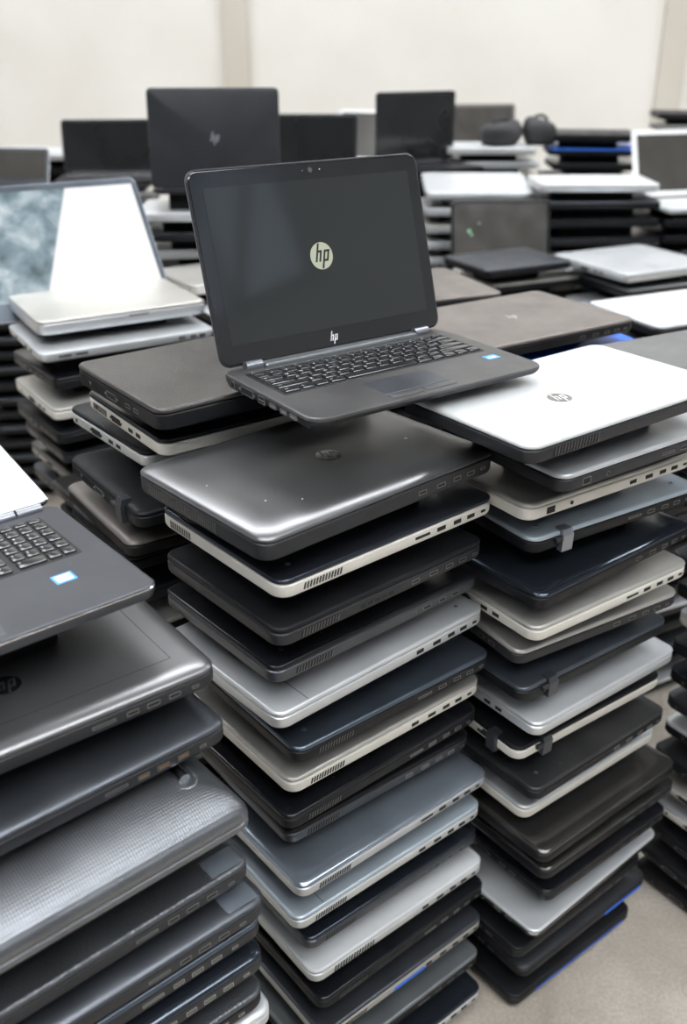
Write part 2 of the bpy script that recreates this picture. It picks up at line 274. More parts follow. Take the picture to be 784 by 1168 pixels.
('apple', 0.464, 3.608, 1.079, 2.75, 0.37, 0.26, 'silver', 'silver', ''),
('apple', 0.463, 3.599, 1.023, 5.25, 0.37, 0.26, 'champagne', 'silver', ''),
('apple', 0.461, 3.597, 0.967, 7.75, 0.37, 0.26, 'silver', 'silver', ''),
('apple', 0.464, 3.591, 0.911, 0.25, 0.37, 0.26, 'silver', 'silver', ''),
('apple', 0.466, 3.609, 0.855, 2.75, 0.37, 0.26, 'silver', 'silver', 'pile'),
('apple', 0.46, 3.601, 0.799, 5.25, 0.37, 0.26, 'champagne', 'silver', 'pile'),
('apple', 0.455, 3.595, 0.743, 7.75, 0.37, 0.26, 'silver', 'silver', 'pile'),
('apple', 0.471, 3.591, 0.687, 0.25, 0.37, 0.26, 'silver', 'silver', 'pile'),
('apple', 0.472, 3.608, 0.631, 2.75, 0.37, 0.26, 'silver', 'silver', 'pile'),
('apple', 0.45, 3.601, 0.575, 5.25, 0.37, 0.26, 'champagne', 'silver', 'pile'),
('apple', 0.462, 3.594, 0.519, 7.75, 0.37, 0.26, 'silver', 'silver', 'pile'),
('apple', 0.471, 3.591, 0.463, 0.25, 0.37, 0.26, 'silver', 'silver', 'pile'),
('apple', 0.458, 3.608, 0.407, 2.75, 0.37, 0.26, 'silver', 'silver', 'pile'),
('apple', 0.472, 3.601, 0.351, 5.25, 0.37, 0.26, 'champagne', 'silver', 'pile'),
('apple', 0.447, 3.594, 0.295, 7.75, 0.37, 0.26, 'silver', 'silver', 'pile'),
('apple', 0.468, 3.591, 0.239, 0.25, 0.37, 0.26, 'silver', 'silver', 'pile'),
('apple', 0.468, 3.607, 0.183, 2.75, 0.37, 0.26, 'silver', 'silver', 'pile'),
('apple', 0.458, 3.601, 0.127, 5.25, 0.37, 0.26, 'champagne', 'silver', 'pile'),
('apple', 0.47, 3.594, 0.071, 7.75, 0.37, 0.26, 'silver', 'silver', 'pile'),
('slab', 0.849, 3.461, 1.178, 0.25, 0.4, 0.25, 'pale', 'silver', ''),
('slab', 0.865, 3.479, 1.12, 2.75, 0.4, 0.25, 'slate', 'black', ''),
('slab', 0.865, 3.471, 1.062, 5.25, 0.4, 0.25, 'black', 'black', ''),
('slab', 0.871, 3.467, 1.004, 7.75, 0.4, 0.25, 'gloss', 'graphite', ''),
('slab', 0.866, 3.457, 0.946, 0.25, 0.4, 0.25, 'champagne', 'black', ''),
('slab', 0.858, 3.478, 0.888, 2.75, 0.4, 0.25, 'black', 'black', 'pile'),
('slab', 0.867, 3.473, 0.83, 5.25, 0.4, 0.25, 'night', 'black', ''),
('slab', 0.868, 3.465, 0.772, 7.75, 0.4, 0.25, 'gloss', 'black', 'pile'),
('slab', 0.86, 3.455, 0.714, 0.25, 0.4, 0.25, 'pale', 'silver', 'pile'),
('slab', 0.868, 3.479, 0.656, 2.75, 0.4, 0.25, 'slate', 'black', 'pile'),
('slab', 0.853, 3.473, 0.598, 5.25, 0.4, 0.25, 'black', 'black', 'pile'),
('slab', 0.871, 3.468, 0.54, 7.75, 0.4, 0.25, 'gloss', 'graphite', 'pile'),
('slab', 0.86, 3.451, 0.482, 0.25, 0.4, 0.25, 'champagne', 'black', 'pile'),
('slab', 0.854, 3.479, 0.424, 2.75, 0.4, 0.25, 'black', 'black', 'pile'),
('slab', 0.874, 3.473, 0.366, 5.25, 0.4, 0.25, 'night', 'black', 'pile'),
('slab', 0.857, 3.468, 0.308, 7.75, 0.4, 0.25, 'gloss', 'black', 'pile'),
('slab', 0.857, 3.456, 0.25, 0.25, 0.4, 0.25, 'pale', 'silver', 'pile'),
('slab', 0.864, 3.478, 0.192, 2.75, 0.4, 0.25, 'slate', 'black', 'pile'),
('slab', 0.86, 3.473, 0.134, 5.25, 0.4, 0.25, 'black', 'black', 'pile'),
('slab', 0.879, 3.468, 0.076, 7.75, 0.4, 0.25, 'gloss', 'graphite', 'pile'),
('mixed', 0.584, 4.141, 1.225, -0.75, 0.35, 0.25, 'silver', 'pale', ''),
('mixed', 0.6, 4.159, 1.17, 1.75, 0.35, 0.25, 'silver', 'silver', ''),
('mixed', 0.618, 4.153, 1.115, 4.25, 0.35, 0.25, 'champagne', 'pale', ''),
('mixed', 0.612, 4.154, 1.06, 6.75, 0.35, 0.25, 'slateblue', 'black', ''),
('mixed', 0.628, 4.15, 1.005, -0.75, 0.35, 0.25, 'black', 'black', 'pile'),
('mixed', 0.594, 4.164, 0.95, 1.75, 0.35, 0.25, 'silver', 'pale', 'pile'),
('mixed', 0.62, 4.159, 0.895, 4.25, 0.35, 0.25, 'silver', 'silver', 'pile'),
('mixed', 0.618, 4.148, 0.84, 6.75, 0.35, 0.25, 'champagne', 'pale', 'pile'),
('mixed', 0.615, 4.15, 0.785, -0.75, 0.35, 0.25, 'slateblue', 'black', 'pile'),
('mixed', 0.623, 4.166, 0.73, 1.75, 0.35, 0.25, 'black', 'black', 'pile'),
('mixed', 0.604, 4.159, 0.675, 4.25, 0.35, 0.25, 'silver', 'pale', 'pile'),
('mixed', 0.62, 4.154, 0.62, 6.75, 0.35, 0.25, 'silver', 'silver', 'pile'),
('mixed', 0.621, 4.143, 0.565, -0.75, 0.35, 0.25, 'champagne', 'pale', 'pile'),
('mixed', 0.607, 4.166, 0.51, 1.75, 0.35, 0.25, 'slateblue', 'black', 'pile'),
('mixed', 0.628, 4.159, 0.455, 4.25, 0.35, 0.25, 'black', 'black', 'pile'),
('mixed', 0.604, 4.154, 0.4, 6.75, 0.35, 0.25, 'silver', 'pale', 'pile'),
('mixed', 0.623, 4.15, 0.345, -0.75, 0.35, 0.25, 'silver', 'silver', 'pile'),
('mixed', 0.616, 4.159, 0.29, 1.75, 0.35, 0.25, 'champagne', 'pale', 'pile'),
('mixed', 0.612, 4.159, 0.235, 4.25, 0.35, 0.25, 'slateblue', 'black', 'pile'),
('mixed', 0.621, 4.154, 0.18, 6.75, 0.35, 0.25, 'black', 'black', 'pile'),
('mixed', 0.606, 4.157, 0.125, -0.75, 0.35, 0.25, 'silver', 'pale', 'pile'),
('blueorange', 0.994, 4.191, 1.27, -7.75, 0.36, 0.26, 'black', 'black', ''),
('blueorange', 1.01, 4.209, 1.215, -5.25, 0.36, 0.26, 'electric', 'black', ''),
('blueorange', 1.026, 4.203, 1.16, -2.75, 0.36, 0.26, 'gloss', 'black', ''),
('blueorange', 1.002, 4.197, 1.105, -0.25, 0.36, 0.26, 'black', 'orange', ''),
('blueorange', 1.018, 4.191, 1.05, -7.75, 0.36, 0.26, 'gloss', 'black', 'pile'),
('blueorange', 0.998, 4.209, 0.995, -5.25, 0.36, 0.26, 'black', 'black', 'pile'),
('blueorange', 1.01, 4.203, 0.94, -2.75, 0.36, 0.26, 'black', 'black', 'pile'),
('blueorange', 1.026, 4.197, 0.885, -0.25, 0.36, 0.26, 'electric', 'black', 'pile'),
('blueorange', 1.002, 4.191, 0.83, -7.75, 0.36, 0.26, 'gloss', 'black', 'pile'),
('blueorange', 1.018, 4.209, 0.775, -5.25, 0.36, 0.26, 'black', 'orange', 'pile'),
('blueorange', 0.994, 4.203, 0.72, -2.75, 0.36, 0.26, 'gloss', 'black', 'pile'),
('blueorange', 1.01, 4.197, 0.665, -0.25, 0.36, 0.26, 'black', 'black', 'pile'),
('blueorange', 1.026, 4.191, 0.61, -7.75, 0.36, 0.26, 'black', 'black', 'pile'),
('blueorange', 1.002, 4.209, 0.555, -5.25, 0.36, 0.26, 'electric', 'black', 'pile'),
('blueorange', 1.018, 4.203, 0.5, -2.75, 0.36, 0.26, 'gloss', 'black', 'pile'),
('blueorange', 0.995, 4.197, 0.445, -0.25, 0.36, 0.26, 'black', 'orange', 'pile'),
('blueorange', 1.01, 4.191, 0.39, -7.75, 0.36, 0.26, 'gloss', 'black', 'pile'),
('blueorange', 1.026, 4.209, 0.335, -5.25, 0.36, 0.26, 'black', 'black', 'pile'),
('blueorange', 1.002, 4.203, 0.28, -2.75, 0.36, 0.26, 'black', 'black', 'pile'),
('blueorange', 1.018, 4.197, 0.225, -0.25, 0.36, 0.26, 'electric', 'black', 'pile'),
('blueorange', 1.005, 4.192, 0.17, -7.75, 0.36, 0.26, 'gloss', 'black', 'pile'),
('tallright', 1.644, 4.891, 1.3, -6.75, 0.36, 0.26, 'black', 'black', ''),
('tallright', 1.66, 4.909, 1.247, -4.25, 0.36, 0.26, 'pale', 'black', ''),
('tallright', 1.676, 4.903, 1.194, -1.75, 0.36, 0.26, 'gloss', 'black', 'pile'),
('tallright', 1.652, 4.897, 1.141, 0.75, 0.36, 0.26, 'black', 'graphite', 'pile'),
('tallright', 1.668, 4.891, 1.088, -6.75, 0.36, 0.26, 'black', 'black', 'pile'),
('tallright', 1.644, 4.909, 1.035, -4.25, 0.36, 0.26, 'pale', 'black', 'pile'),
('tallright', 1.66, 4.903, 0.982, -1.75, 0.36, 0.26, 'gloss', 'black', 'pile'),
('tallright', 1.676, 4.897, 0.929, 0.75, 0.36, 0.26, 'black', 'graphite', 'pile'),
('tallright', 1.652, 4.891, 0.876, -6.75, 0.36, 0.26, 'black', 'black', 'pile'),
('tallright', 1.668, 4.909, 0.823, -4.25, 0.36, 0.26, 'pale', 'black', 'pile'),
('tallright', 1.644, 4.903, 0.77, -1.75, 0.36, 0.26, 'gloss', 'black', 'pile'),
('tallright', 1.66, 4.897, 0.717, 0.75, 0.36, 0.26, 'black', 'graphite', 'pile'),
('tallright', 1.676, 4.891, 0.664, -6.75, 0.36, 0.26, 'black', 'black', 'pile'),
('tallright', 1.652, 4.909, 0.611, -4.25, 0.36, 0.26, 'pale', 'black', 'pile'),
('tallright', 1.668, 4.903, 0.558, -1.75, 0.36, 0.26, 'gloss', 'black', 'pile'),
('tallright', 1.644, 4.897, 0.505, 0.75, 0.36, 0.26, 'black', 'graphite', 'pile'),
('tallright', 1.66, 4.891, 0.452, -6.75, 0.36, 0.26, 'black', 'black', 'pile'),
('tallright', 1.676, 4.909, 0.399, -4.25, 0.36, 0.26, 'pale', 'black', 'pile'),
('tallright', 1.652, 4.903, 0.346, -1.75, 0.36, 0.26, 'gloss', 'black', 'pile'),
('tallright', 1.668, 4.897, 0.293, 0.75, 0.36, 0.26, 'black', 'graphite', 'pile'),
('tallright', 1.644, 4.891, 0.24, -6.75, 0.36, 0.26, 'black', 'black', 'pile'),
('tallright', 1.66, 4.909, 0.187, -4.25, 0.36, 0.26, 'pale', 'black', 'pile'),
('tallright', 1.676, 4.903, 0.134, -1.75, 0.36, 0.26, 'gloss', 'black', 'pile'),
('tallright', 1.652, 4.897, 0.081, 0.75, 0.36, 0.26, 'black', 'graphite', 'pile'),
('whiteopen', 1.241, 3.494, 1.06, 6.25, 0.34, 0.24, 'gloss', 'black', ''),
('whiteopen', 1.244, 3.512, 1.003, 8.75, 0.34, 0.24, 'black', 'black', ''),
('whiteopen', 1.258, 3.507, 0.946, 11.25, 0.34, 0.24, 'slate', 'black', ''),
('whiteopen', 1.252, 3.499, 0.889, 13.75, 0.34, 0.24, 'gloss', 'black', 'pile'),
('whiteopen', 1.243, 3.492, 0.832, 6.25, 0.34, 0.24, 'black', 'black', 'pile'),
('whiteopen', 1.241, 3.514, 0.775, 8.75, 0.34, 0.24, 'slate', 'black', 'pile'),
('whiteopen', 1.252, 3.509, 0.718, 11.25, 0.34, 0.24, 'gloss', 'black', 'pile'),
('whiteopen', 1.262, 3.498, 0.661, 13.75, 0.34, 0.24, 'black', 'black', 'pile'),
('whiteopen', 1.229, 3.493, 0.604, 6.25, 0.34, 0.24, 'slate', 'black', 'pile'),
('whiteopen', 1.245, 3.511, 0.547, 8.75, 0.34, 0.24, 'gloss', 'black', 'pile'),
('whiteopen', 1.25, 3.512, 0.49, 11.25, 0.34, 0.24, 'black', 'black', 'pile'),
('whiteopen', 1.247, 3.499, 0.433, 13.75, 0.34, 0.24, 'slate', 'black', 'pile'),
('whiteopen', 1.25, 3.492, 0.376, 6.25, 0.34, 0.24, 'gloss', 'black', 'pile'),
('whiteopen', 1.231, 3.512, 0.319, 8.75, 0.34, 0.24, 'black', 'black', 'pile'),
('whiteopen', 1.249, 3.507, 0.262, 11.25, 0.34, 0.24, 'slate', 'black', 'pile'),
('whiteopen', 1.257, 3.5, 0.205, 13.75, 0.34, 0.24, 'gloss', 'black', 'pile'),
('whiteopen', 1.236, 3.493, 0.148, 6.25, 0.34, 0.24, 'black', 'black', 'pile'),
('whiteopen', 1.253, 3.511, 0.091, 8.75, 0.34, 0.24, 'slate', 'black', 'pile'),
('blackright', 1.279, 3.081, 1.0, 20.25, 0.35, 0.25, 'black', 'black', ''),
('blackright', 1.32, 3.112, 0.943, 22.75, 0.35, 0.25, 'gloss', 'black', 'pile'),
('blackright', 1.256, 3.073, 0.886, 25.25, 0.35, 0.25, 'slate', 'black', 'pile'),
('blackright', 1.251, 3.077, 0.829, 27.75, 0.35, 0.25, 'black', 'black', 'pile'),
('blackright', 1.262, 3.066, 0.772, 20.25, 0.35, 0.25, 'gloss', 'black', 'pile'),
('blackright', 1.237, 3.085, 0.715, 22.75, 0.35, 0.25, 'slate', 'black', 'pile'),
('blackright', 1.248, 3.077, 0.658, 25.25, 0.35, 0.25, 'black', 'black', 'pile'),
('blackright', 1.264, 3.071, 0.601, 27.75, 0.35, 0.25, 'gloss', 'black', 'pile'),
('blackright', 1.245, 3.066, 0.544, 20.25, 0.35, 0.25, 'slate', 'black', 'pile'),
('blackright', 1.259, 3.083, 0.487, 22.75, 0.35, 0.25, 'black', 'black', 'pile'),
('blackright', 1.243, 3.082, 0.43, 25.25, 0.35, 0.25, 'gloss', 'black', 'pile'),
('blackright', 1.248, 3.071, 0.373, 27.75, 0.35, 0.25, 'slate', 'black', 'pile'),
('blackright', 1.26, 3.062, 0.316, 20.25, 0.35, 0.25, 'black', 'black', 'pile'),
('blackright', 1.242, 3.083, 0.259, 22.75, 0.35, 0.25, 'gloss', 'black', 'pile'),
('blackright', 1.259, 3.078, 0.202, 25.25, 0.35, 0.25, 'slate', 'black', 'pile'),
('blackright', 1.237, 3.073, 0.145, 27.75, 0.35, 0.25, 'black', 'black', 'pile'),
('blackright', 1.261, 3.069, 0.088, 20.25, 0.35, 0.25, 'gloss', 'black', 'pile'),
('b77', -0.936, 3.921, 1.115, 0.25, 0.37, 0.25, 'gloss', 'black', ''),
('b77', -0.92, 3.939, 1.058, 2.75, 0.37, 0.25, 'slate', 'black', ''),
('b77', -0.904, 3.933, 1.001, 5.25, 0.37, 0.25, 'black', 'black', 'pile'),
('b77', -0.928, 3.927, 0.944, 7.75, 0.37, 0.25, 'gloss', 'black', 'pile'),
('b77', -0.912, 3.921, 0.887, 0.25, 0.37, 0.25, 'slate', 'black', 'pile'),
('b77', -0.936, 3.939, 0.83, 2.75, 0.37, 0.25, 'black', 'black', 'pile'),
('b77', -0.92, 3.933, 0.773, 5.25, 0.37, 0.25, 'gloss', 'black', 'pile'),
('b77', -0.904, 3.927, 0.716, 7.75, 0.37, 0.25, 'slate', 'black', 'pile'),
('b77', -0.928, 3.921, 0.659, 0.25, 0.37, 0.25, 'black', 'black', 'pile'),
('b77', -0.912, 3.939, 0.602, 2.75, 0.37, 0.25, 'gloss', 'black', 'pile'),
('b77', -0.936, 3.933, 0.545, 5.25, 0.37, 0.25, 'slate', 'black', 'pile'),
('b77', -0.92, 3.927, 0.488, 7.75, 0.37, 0.25, 'black', 'black', 'pile'),
('b77', -0.904, 3.921, 0.431, 0.25, 0.37, 0.25, 'gloss', 'black', 'pile'),
('b77', -0.928, 3.939, 0.374, 2.75, 0.37, 0.25, 'slate', 'black', 'pile'),
('b77', -0.912, 3.933, 0.317, 5.25, 0.37, 0.25, 'black', 'black', 'pile'),
('b77', -0.936, 3.927, 0.26, 7.75, 0.37, 0.25, 'gloss', 'black', 'pile'),
('b77', -0.92, 3.921, 0.203, 0.25, 0.37, 0.25, 'slate', 'black', 'pile'),
('b77', -0.904, 3.939, 0.146, 2.75, 0.37, 0.25, 'black', 'black', 'pile'),
('b77', -0.928, 3.933, 0.089, 5.25, 0.37, 0.25, 'gloss', 'black', 'pile'),
('leftedge', -1.226, 3.501, 1.1, 4.25, 0.34, 0.25, 'slate', 'black', 'pile'),
('leftedge', -1.21, 3.519, 1.043, 6.75, 0.34, 0.25, 'black', 'black', 'pile'),
('leftedge', -1.194, 3.513, 0.986, 9.25, 0.34, 0.25, 'slate', 'black', 'pile'),
('leftedge', -1.218, 3.507, 0.929, 11.75, 0.34, 0.25, 'black', 'black', 'pile'),
('leftedge', -1.202, 3.501, 0.872, 4.25, 0.34, 0.25, 'slate', 'black', 'pile'),
('leftedge', -1.226, 3.519, 0.815, 6.75, 0.34, 0.25, 'black', 'black', 'pile'),
('leftedge', -1.21, 3.513, 0.758, 9.25, 0.34, 0.25, 'slate', 'black', 'pile'),
('leftedge', -1.194, 3.507, 0.701, 11.75, 0.34, 0.25, 'black', 'black', 'fill'),
('leftedge', -1.218, 3.501, 0.644, 4.25, 0.34, 0.25, 'slate', 'black', 'fill'),
('leftedge', -1.202, 3.519, 0.587, 6.75, 0.34, 0.25, 'black', 'black', 'fill'),
('leftedge', -1.226, 3.513, 0.53, 9.25, 0.34, 0.25, 'slate', 'black', 'fill'),
('leftedge', -1.21, 3.507, 0.473, 11.75, 0.34, 0.25, 'black', 'black', 'fill'),
('leftedge', -1.194, 3.501, 0.416, 4.25, 0.34, 0.25, 'slate', 'black', 'fill'),
('leftedge', -1.218, 3.519, 0.359, 6.75, 0.34, 0.25, 'black', 'black', 'fill'),
('leftedge', -1.202, 3.513, 0.302, 9.25, 0.34, 0.25, 'slate', 'black', 'fill'),
('leftedge', -1.226, 3.507, 0.245, 11.75, 0.34, 0.25, 'black', 'black', 'fill'),
('leftedge', -1.21, 3.501, 0.188, 4.25, 0.34, 0.25, 'slate', 'black', 'fill'),
('leftedge', -1.194, 3.519, 0.131, 6.75, 0.34, 0.25, 'black', 'black', 'fill'),
('leftedge', -1.218, 3.513, 0.074, 9.25, 0.34, 0.25, 'slate', 'black', 'fill'),
('silverflat', -1.266, 4.291, 1.19, -9.75, 0.36, 0.26, 'silver', 'pale', ''),
('silverflat', -1.25, 4.309, 1.133, -7.25, 0.36, 0.26, 'black', 'black', ''),
('silverflat', -1.234, 4.303, 1.076, -4.75, 0.36, 0.26, 'gloss', 'black', 'pile'),
('silverflat', -1.258, 4.297, 1.019, -2.25, 0.36, 0.26, 'slate', 'black', 'pile'),
('silverflat', -1.242, 4.291, 0.962, -9.75, 0.36, 0.26, 'black', 'graphite', 'pile'),
('silverflat', -1.266, 4.309, 0.905, -7.25, 0.36, 0.26, 'black', 'black', 'pile'),
('silverflat', -1.25, 4.303, 0.848, -4.75, 0.36, 0.26, 'bronze', 'black', 'pile'),
('silverflat', -1.234, 4.297, 0.791, -2.25, 0.36, 0.26, 'black', 'black', 'pile'),
('silverflat', -1.258, 4.291, 0.734, -9.75, 0.36, 0.26, 'silver', 'pale', 'pile'),
('silverflat', -1.242, 4.309, 0.677, -7.25, 0.36, 0.26, 'black', 'black', 'pile'),
('silverflat', -1.266, 4.303, 0.62, -4.75, 0.36, 0.26, 'gloss', 'black', 'pile'),
('silverflat', -1.25, 4.297, 0.563, -2.25, 0.36, 0.26, 'slate', 'black', 'pile'),
('silverflat', -1.234, 4.291, 0.506, -9.75, 0.36, 0.26, 'black', 'graphite', 'pile'),
('silverflat', -1.258, 4.309, 0.449, -7.25, 0.36, 0.26, 'black', 'black', 'pile'),
('silverflat', -1.242, 4.303, 0.392, -4.75, 0.36, 0.26, 'bronze', 'black', 'pile'),
('silverflat', -1.266, 4.297, 0.335, -2.25, 0.36, 0.26, 'black', 'black', 'pile'),
('silverflat', -1.25, 4.291, 0.278, -9.75, 0.36, 0.26, 'silver', 'pale', 'pile'),
('silverflat', -1.234, 4.309, 0.221, -7.25, 0.36, 0.26, 'black', 'black', 'pile'),
('silverflat', -1.258, 4.303, 0.164, -4.75, 0.36, 0.26, 'gloss', 'black', 'pile'),
('silverflat', -1.242, 4.297, 0.107, -2.25, 0.36, 0.26, 'slate', 'black', 'pile'),
('b320', -0.136, 3.771, 1.13, -7.75, 0.35, 0.25, 'black', 'black', 'pile'),
('b320', -0.12, 3.789, 1.073, -5.25, 0.35, 0.25, 'silver', 'black', 'pile'),
('b320', -0.104, 3.783, 1.016, -2.75, 0.35, 0.25, 'black', 'black', 'pile'),
('b320', -0.128, 3.777, 0.959, -0.25, 0.35, 0.25, 'silver', 'black', 'pile'),
('b320', -0.112, 3.771, 0.902, -7.75, 0.35, 0.25, 'black', 'black', 'pile'),
('b320', -0.136, 3.789, 0.845, -5.25, 0.35, 0.25, 'silver', 'black', 'pile'),
('b320', -0.12, 3.783, 0.788, -2.75, 0.35, 0.25, 'black', 'black', 'pile'),
('b320', -0.104, 3.777, 0.731, -0.25, 0.35, 0.25, 'silver', 'black', 'pile'),
('b320', -0.128, 3.771, 0.674, -7.75, 0.35, 0.25, 'black', 'black', 'pile'),
('b320', -0.112, 3.789, 0.617, -5.25, 0.35, 0.25, 'silver', 'black', 'pile'),
('b320', -0.136, 3.783, 0.56, -2.75, 0.35, 0.25, 'black', 'black', 'pile'),
('b320', -0.12, 3.777, 0.503, -0.25, 0.35, 0.25, 'silver', 'black', 'pile'),
('b320', -0.104, 3.771, 0.446, -7.75, 0.35, 0.25, 'black', 'black', 'pile'),
('b320', -0.128, 3.789, 0.389, -5.25, 0.35, 0.25, 'silver', 'black', 'pile'),
('b320', -0.112, 3.783, 0.332, -2.75, 0.35, 0.25, 'black', 'black', 'pile'),
('b320', -0.136, 3.777, 0.275, -0.25, 0.35, 0.25, 'silver', 'black', 'pile'),
('b320', -0.12, 3.771, 0.218, -7.75, 0.35, 0.25, 'black', 'black', 'pile'),
('b320', -0.104, 3.789, 0.161, -5.25, 0.35, 0.25, 'silver', 'black', 'pile'),
('b320', -0.128, 3.783, 0.104, -2.75, 0.35, 0.25, 'black', 'black', 'pile'),
('b428', 0.307, 3.891, 1.137, 16.25, 0.34, 0.25, 'black', 'black', ''),
('b428', 0.305, 3.902, 1.08, 18.75, 0.34, 0.25, 'gloss', 'black', 'pile'),
('b428', 0.316, 3.893, 1.023, 21.25, 0.34, 0.25, 'silver', 'black', 'pile'),
('b428', 0.296, 3.888, 0.966, 23.75, 0.34, 0.25, 'black', 'black', 'pile'),
('b428', 0.313, 3.885, 0.909, 16.25, 0.34, 0.25, 'gloss', 'black', 'pile'),
('b428', 0.307, 3.908, 0.852, 18.75, 0.34, 0.25, 'silver', 'black', 'pile'),
('b428', 0.302, 3.894, 0.795, 21.25, 0.34, 0.25, 'black', 'black', 'pile'),
('b428', 0.326, 3.89, 0.738, 23.75, 0.34, 0.25, 'gloss', 'black', 'pile'),
('b428', 0.297, 3.885, 0.681, 16.25, 0.34, 0.25, 'silver', 'black', 'pile'),
('b428', 0.313, 3.902, 0.624, 18.75, 0.34, 0.25, 'black', 'black', 'pile'),
('b428', 0.304, 3.901, 0.567, 21.25, 0.34, 0.25, 'gloss', 'black', 'pile'),
('b428', 0.31, 3.89, 0.51, 23.75, 0.34, 0.25, 'silver', 'black', 'pile'),
('b428', 0.321, 3.885, 0.453, 16.25, 0.34, 0.25, 'black', 'black', 'pile'),
('b428', 0.297, 3.902, 0.396, 18.75, 0.34, 0.25, 'gloss', 'black', 'pile'),
('b428', 0.31, 3.894, 0.339, 21.25, 0.34, 0.25, 'silver', 'black', 'pile'),
('b428', 0.309, 3.897, 0.282, 23.75, 0.34, 0.25, 'black', 'black', 'pile'),
('b428', 0.305, 3.885, 0.225, 16.25, 0.34, 0.25, 'gloss', 'black', 'pile'),
('b428', 0.317, 3.893, 0.168, 18.75, 0.34, 0.25, 'silver', 'black', 'pile'),
('b428', 0.296, 3.895, 0.111, 21.25, 0.34, 0.25, 'black', 'black', 'pile'),
('b428', 0.333, 3.897, 0.054, 23.75, 0.34, 0.25, 'gloss', 'black', 'pile'),
('whiteleft', 0.054, 4.231, 1.11, -21.75, 0.33, 0.24, 'black', 'black', 'pile'),
('whiteleft', 0.07, 4.249, 1.053, -19.25, 0.33, 0.24, 'silver', 'black', 'pile'),
('whiteleft', 0.086, 4.243, 0.996, -16.75, 0.33, 0.24, 'black', 'black', 'pile'),
('whiteleft', 0.062, 4.237, 0.939, -14.25, 0.33, 0.24, 'silver', 'black', 'pile'),
('whiteleft', 0.078, 4.231, 0.882, -21.75, 0.33, 0.24, 'black', 'black', 'pile'),
('whiteleft', 0.054, 4.249, 0.825, -19.25, 0.33, 0.24, 'silver', 'black', 'pile'),
('whiteleft', 0.07, 4.243, 0.768, -16.75, 0.33, 0.24, 'black', 'black', 'pile'),
('whiteleft', 0.086, 4.237, 0.711, -14.25, 0.33, 0.24, 'silver', 'black', 'pile'),
('whiteleft', 0.062, 4.231, 0.654, -21.75, 0.33, 0.24, 'black', 'black', 'pile'),
('whiteleft', 0.078, 4.249, 0.597, -19.25, 0.33, 0.24, 'silver', 'black', 'pile'),
('whiteleft', 0.054, 4.243, 0.54, -16.75, 0.33, 0.24, 'black', 'black', 'pile'),
('whiteleft', 0.07, 4.237, 0.483, -14.25, 0.33, 0.24, 'silver', 'black', 'pile'),
('whiteleft', 0.086, 4.231, 0.426, -21.75, 0.33, 0.24, 'black', 'black', 'pile'),
('whiteleft', 0.062, 4.249, 0.369, -19.25, 0.33, 0.24, 'silver', 'black', 'pile'),
('whiteleft', 0.078, 4.243, 0.312, -16.75, 0.33, 0.24, 'black', 'black', 'pile'),
('whiteleft', 0.054, 4.237, 0.255, -14.25, 0.33, 0.24, 'silver', 'black', 'pile'),
('whiteleft', 0.07, 4.231, 0.198, -21.75, 0.33, 0.24, 'black', 'black', 'pile'),
('whiteleft', 0.086, 4.249, 0.141, -19.25, 0.33, 0.24, 'silver', 'black', 'pile'),
('whiteleft', 0.062, 4.243, 0.084, -16.75, 0.33, 0.24, 'black', 'black', 'pile'),
('greyfar', 0.624, 4.621, 1.11, 2.25, 0.34, 0.25, 'black', 'black', 'pile'),
('greyfar', 0.64, 4.639, 1.053, 4.75, 0.34, 0.25, 'silver', 'black', 'pile'),
('greyfar', 0.656, 4.633, 0.996, 7.25, 0.34, 0.25, 'black', 'black', 'pile'),
('greyfar', 0.632, 4.627, 0.939, 9.75, 0.34, 0.25, 'silver', 'black', 'pile'),
('greyfar', 0.648, 4.621, 0.882, 2.25, 0.34, 0.25, 'black', 'black', 'pile'),
('greyfar', 0.624, 4.639, 0.825, 4.75, 0.34, 0.25, 'silver', 'black', 'pile'),
('greyfar', 0.64, 4.633, 0.768, 7.25, 0.34, 0.25, 'black', 'black', 'pile'),
('greyfar', 0.656, 4.627, 0.711, 9.75, 0.34, 0.25, 'silver', 'black', 'pile'),
('greyfar', 0.632, 4.621, 0.654, 2.25, 0.34, 0.25, 'black', 'black', 'pile'),
('greyfar', 0.648, 4.639, 0.597, 4.75, 0.34, 0.25, 'silver', 'black', 'pile'),
('greyfar', 0.624, 4.633, 0.54, 7.25, 0.34, 0.25, 'black', 'black', 'pile'),
('greyfar', 0.64, 4.627, 0.483, 9.75, 0.34, 0.25, 'silver', 'black', 'pile'),
('greyfar', 0.656, 4.621, 0.426, 2.25, 0.34, 0.25, 'black', 'black', 'pile'),
('greyfar', 0.632, 4.639, 0.369, 4.75, 0.34, 0.25, 'silver', 'black', 'pile'),
('greyfar', 0.648, 4.633, 0.312, 7.25, 0.34, 0.25, 'black', 'black', 'pile'),
('greyfar', 0.624, 4.627, 0.255, 9.75, 0.34, 0.25, 'silver', 'black', 'pile'),
('greyfar', 0.64, 4.621, 0.198, 2.25, 0.34, 0.25, 'black', 'black', 'pile'),
('greyfar', 0.656, 4.639, 0.141, 4.75, 0.34, 0.25, 'silver', 'black', 'pile'),
('greyfar', 0.632, 4.633, 0.084, 7.25, 0.34, 0.25, 'black', 'black', 'pile'),
]
PANEL_GLOW = 17.0  # glow of the added overhead panels
PANEL_RECTS = [(-3.2,4.2,-2.7,-1.9),(-3.2,4.2,-.5,.2),(-4.6,5.6,3.6,4.6)]
EXPO = 0.0
import bpy, math, random
from mathutils import Vector, Matrix
R = math.radians
C = bpy.context.scene.collection
random.seed(7)

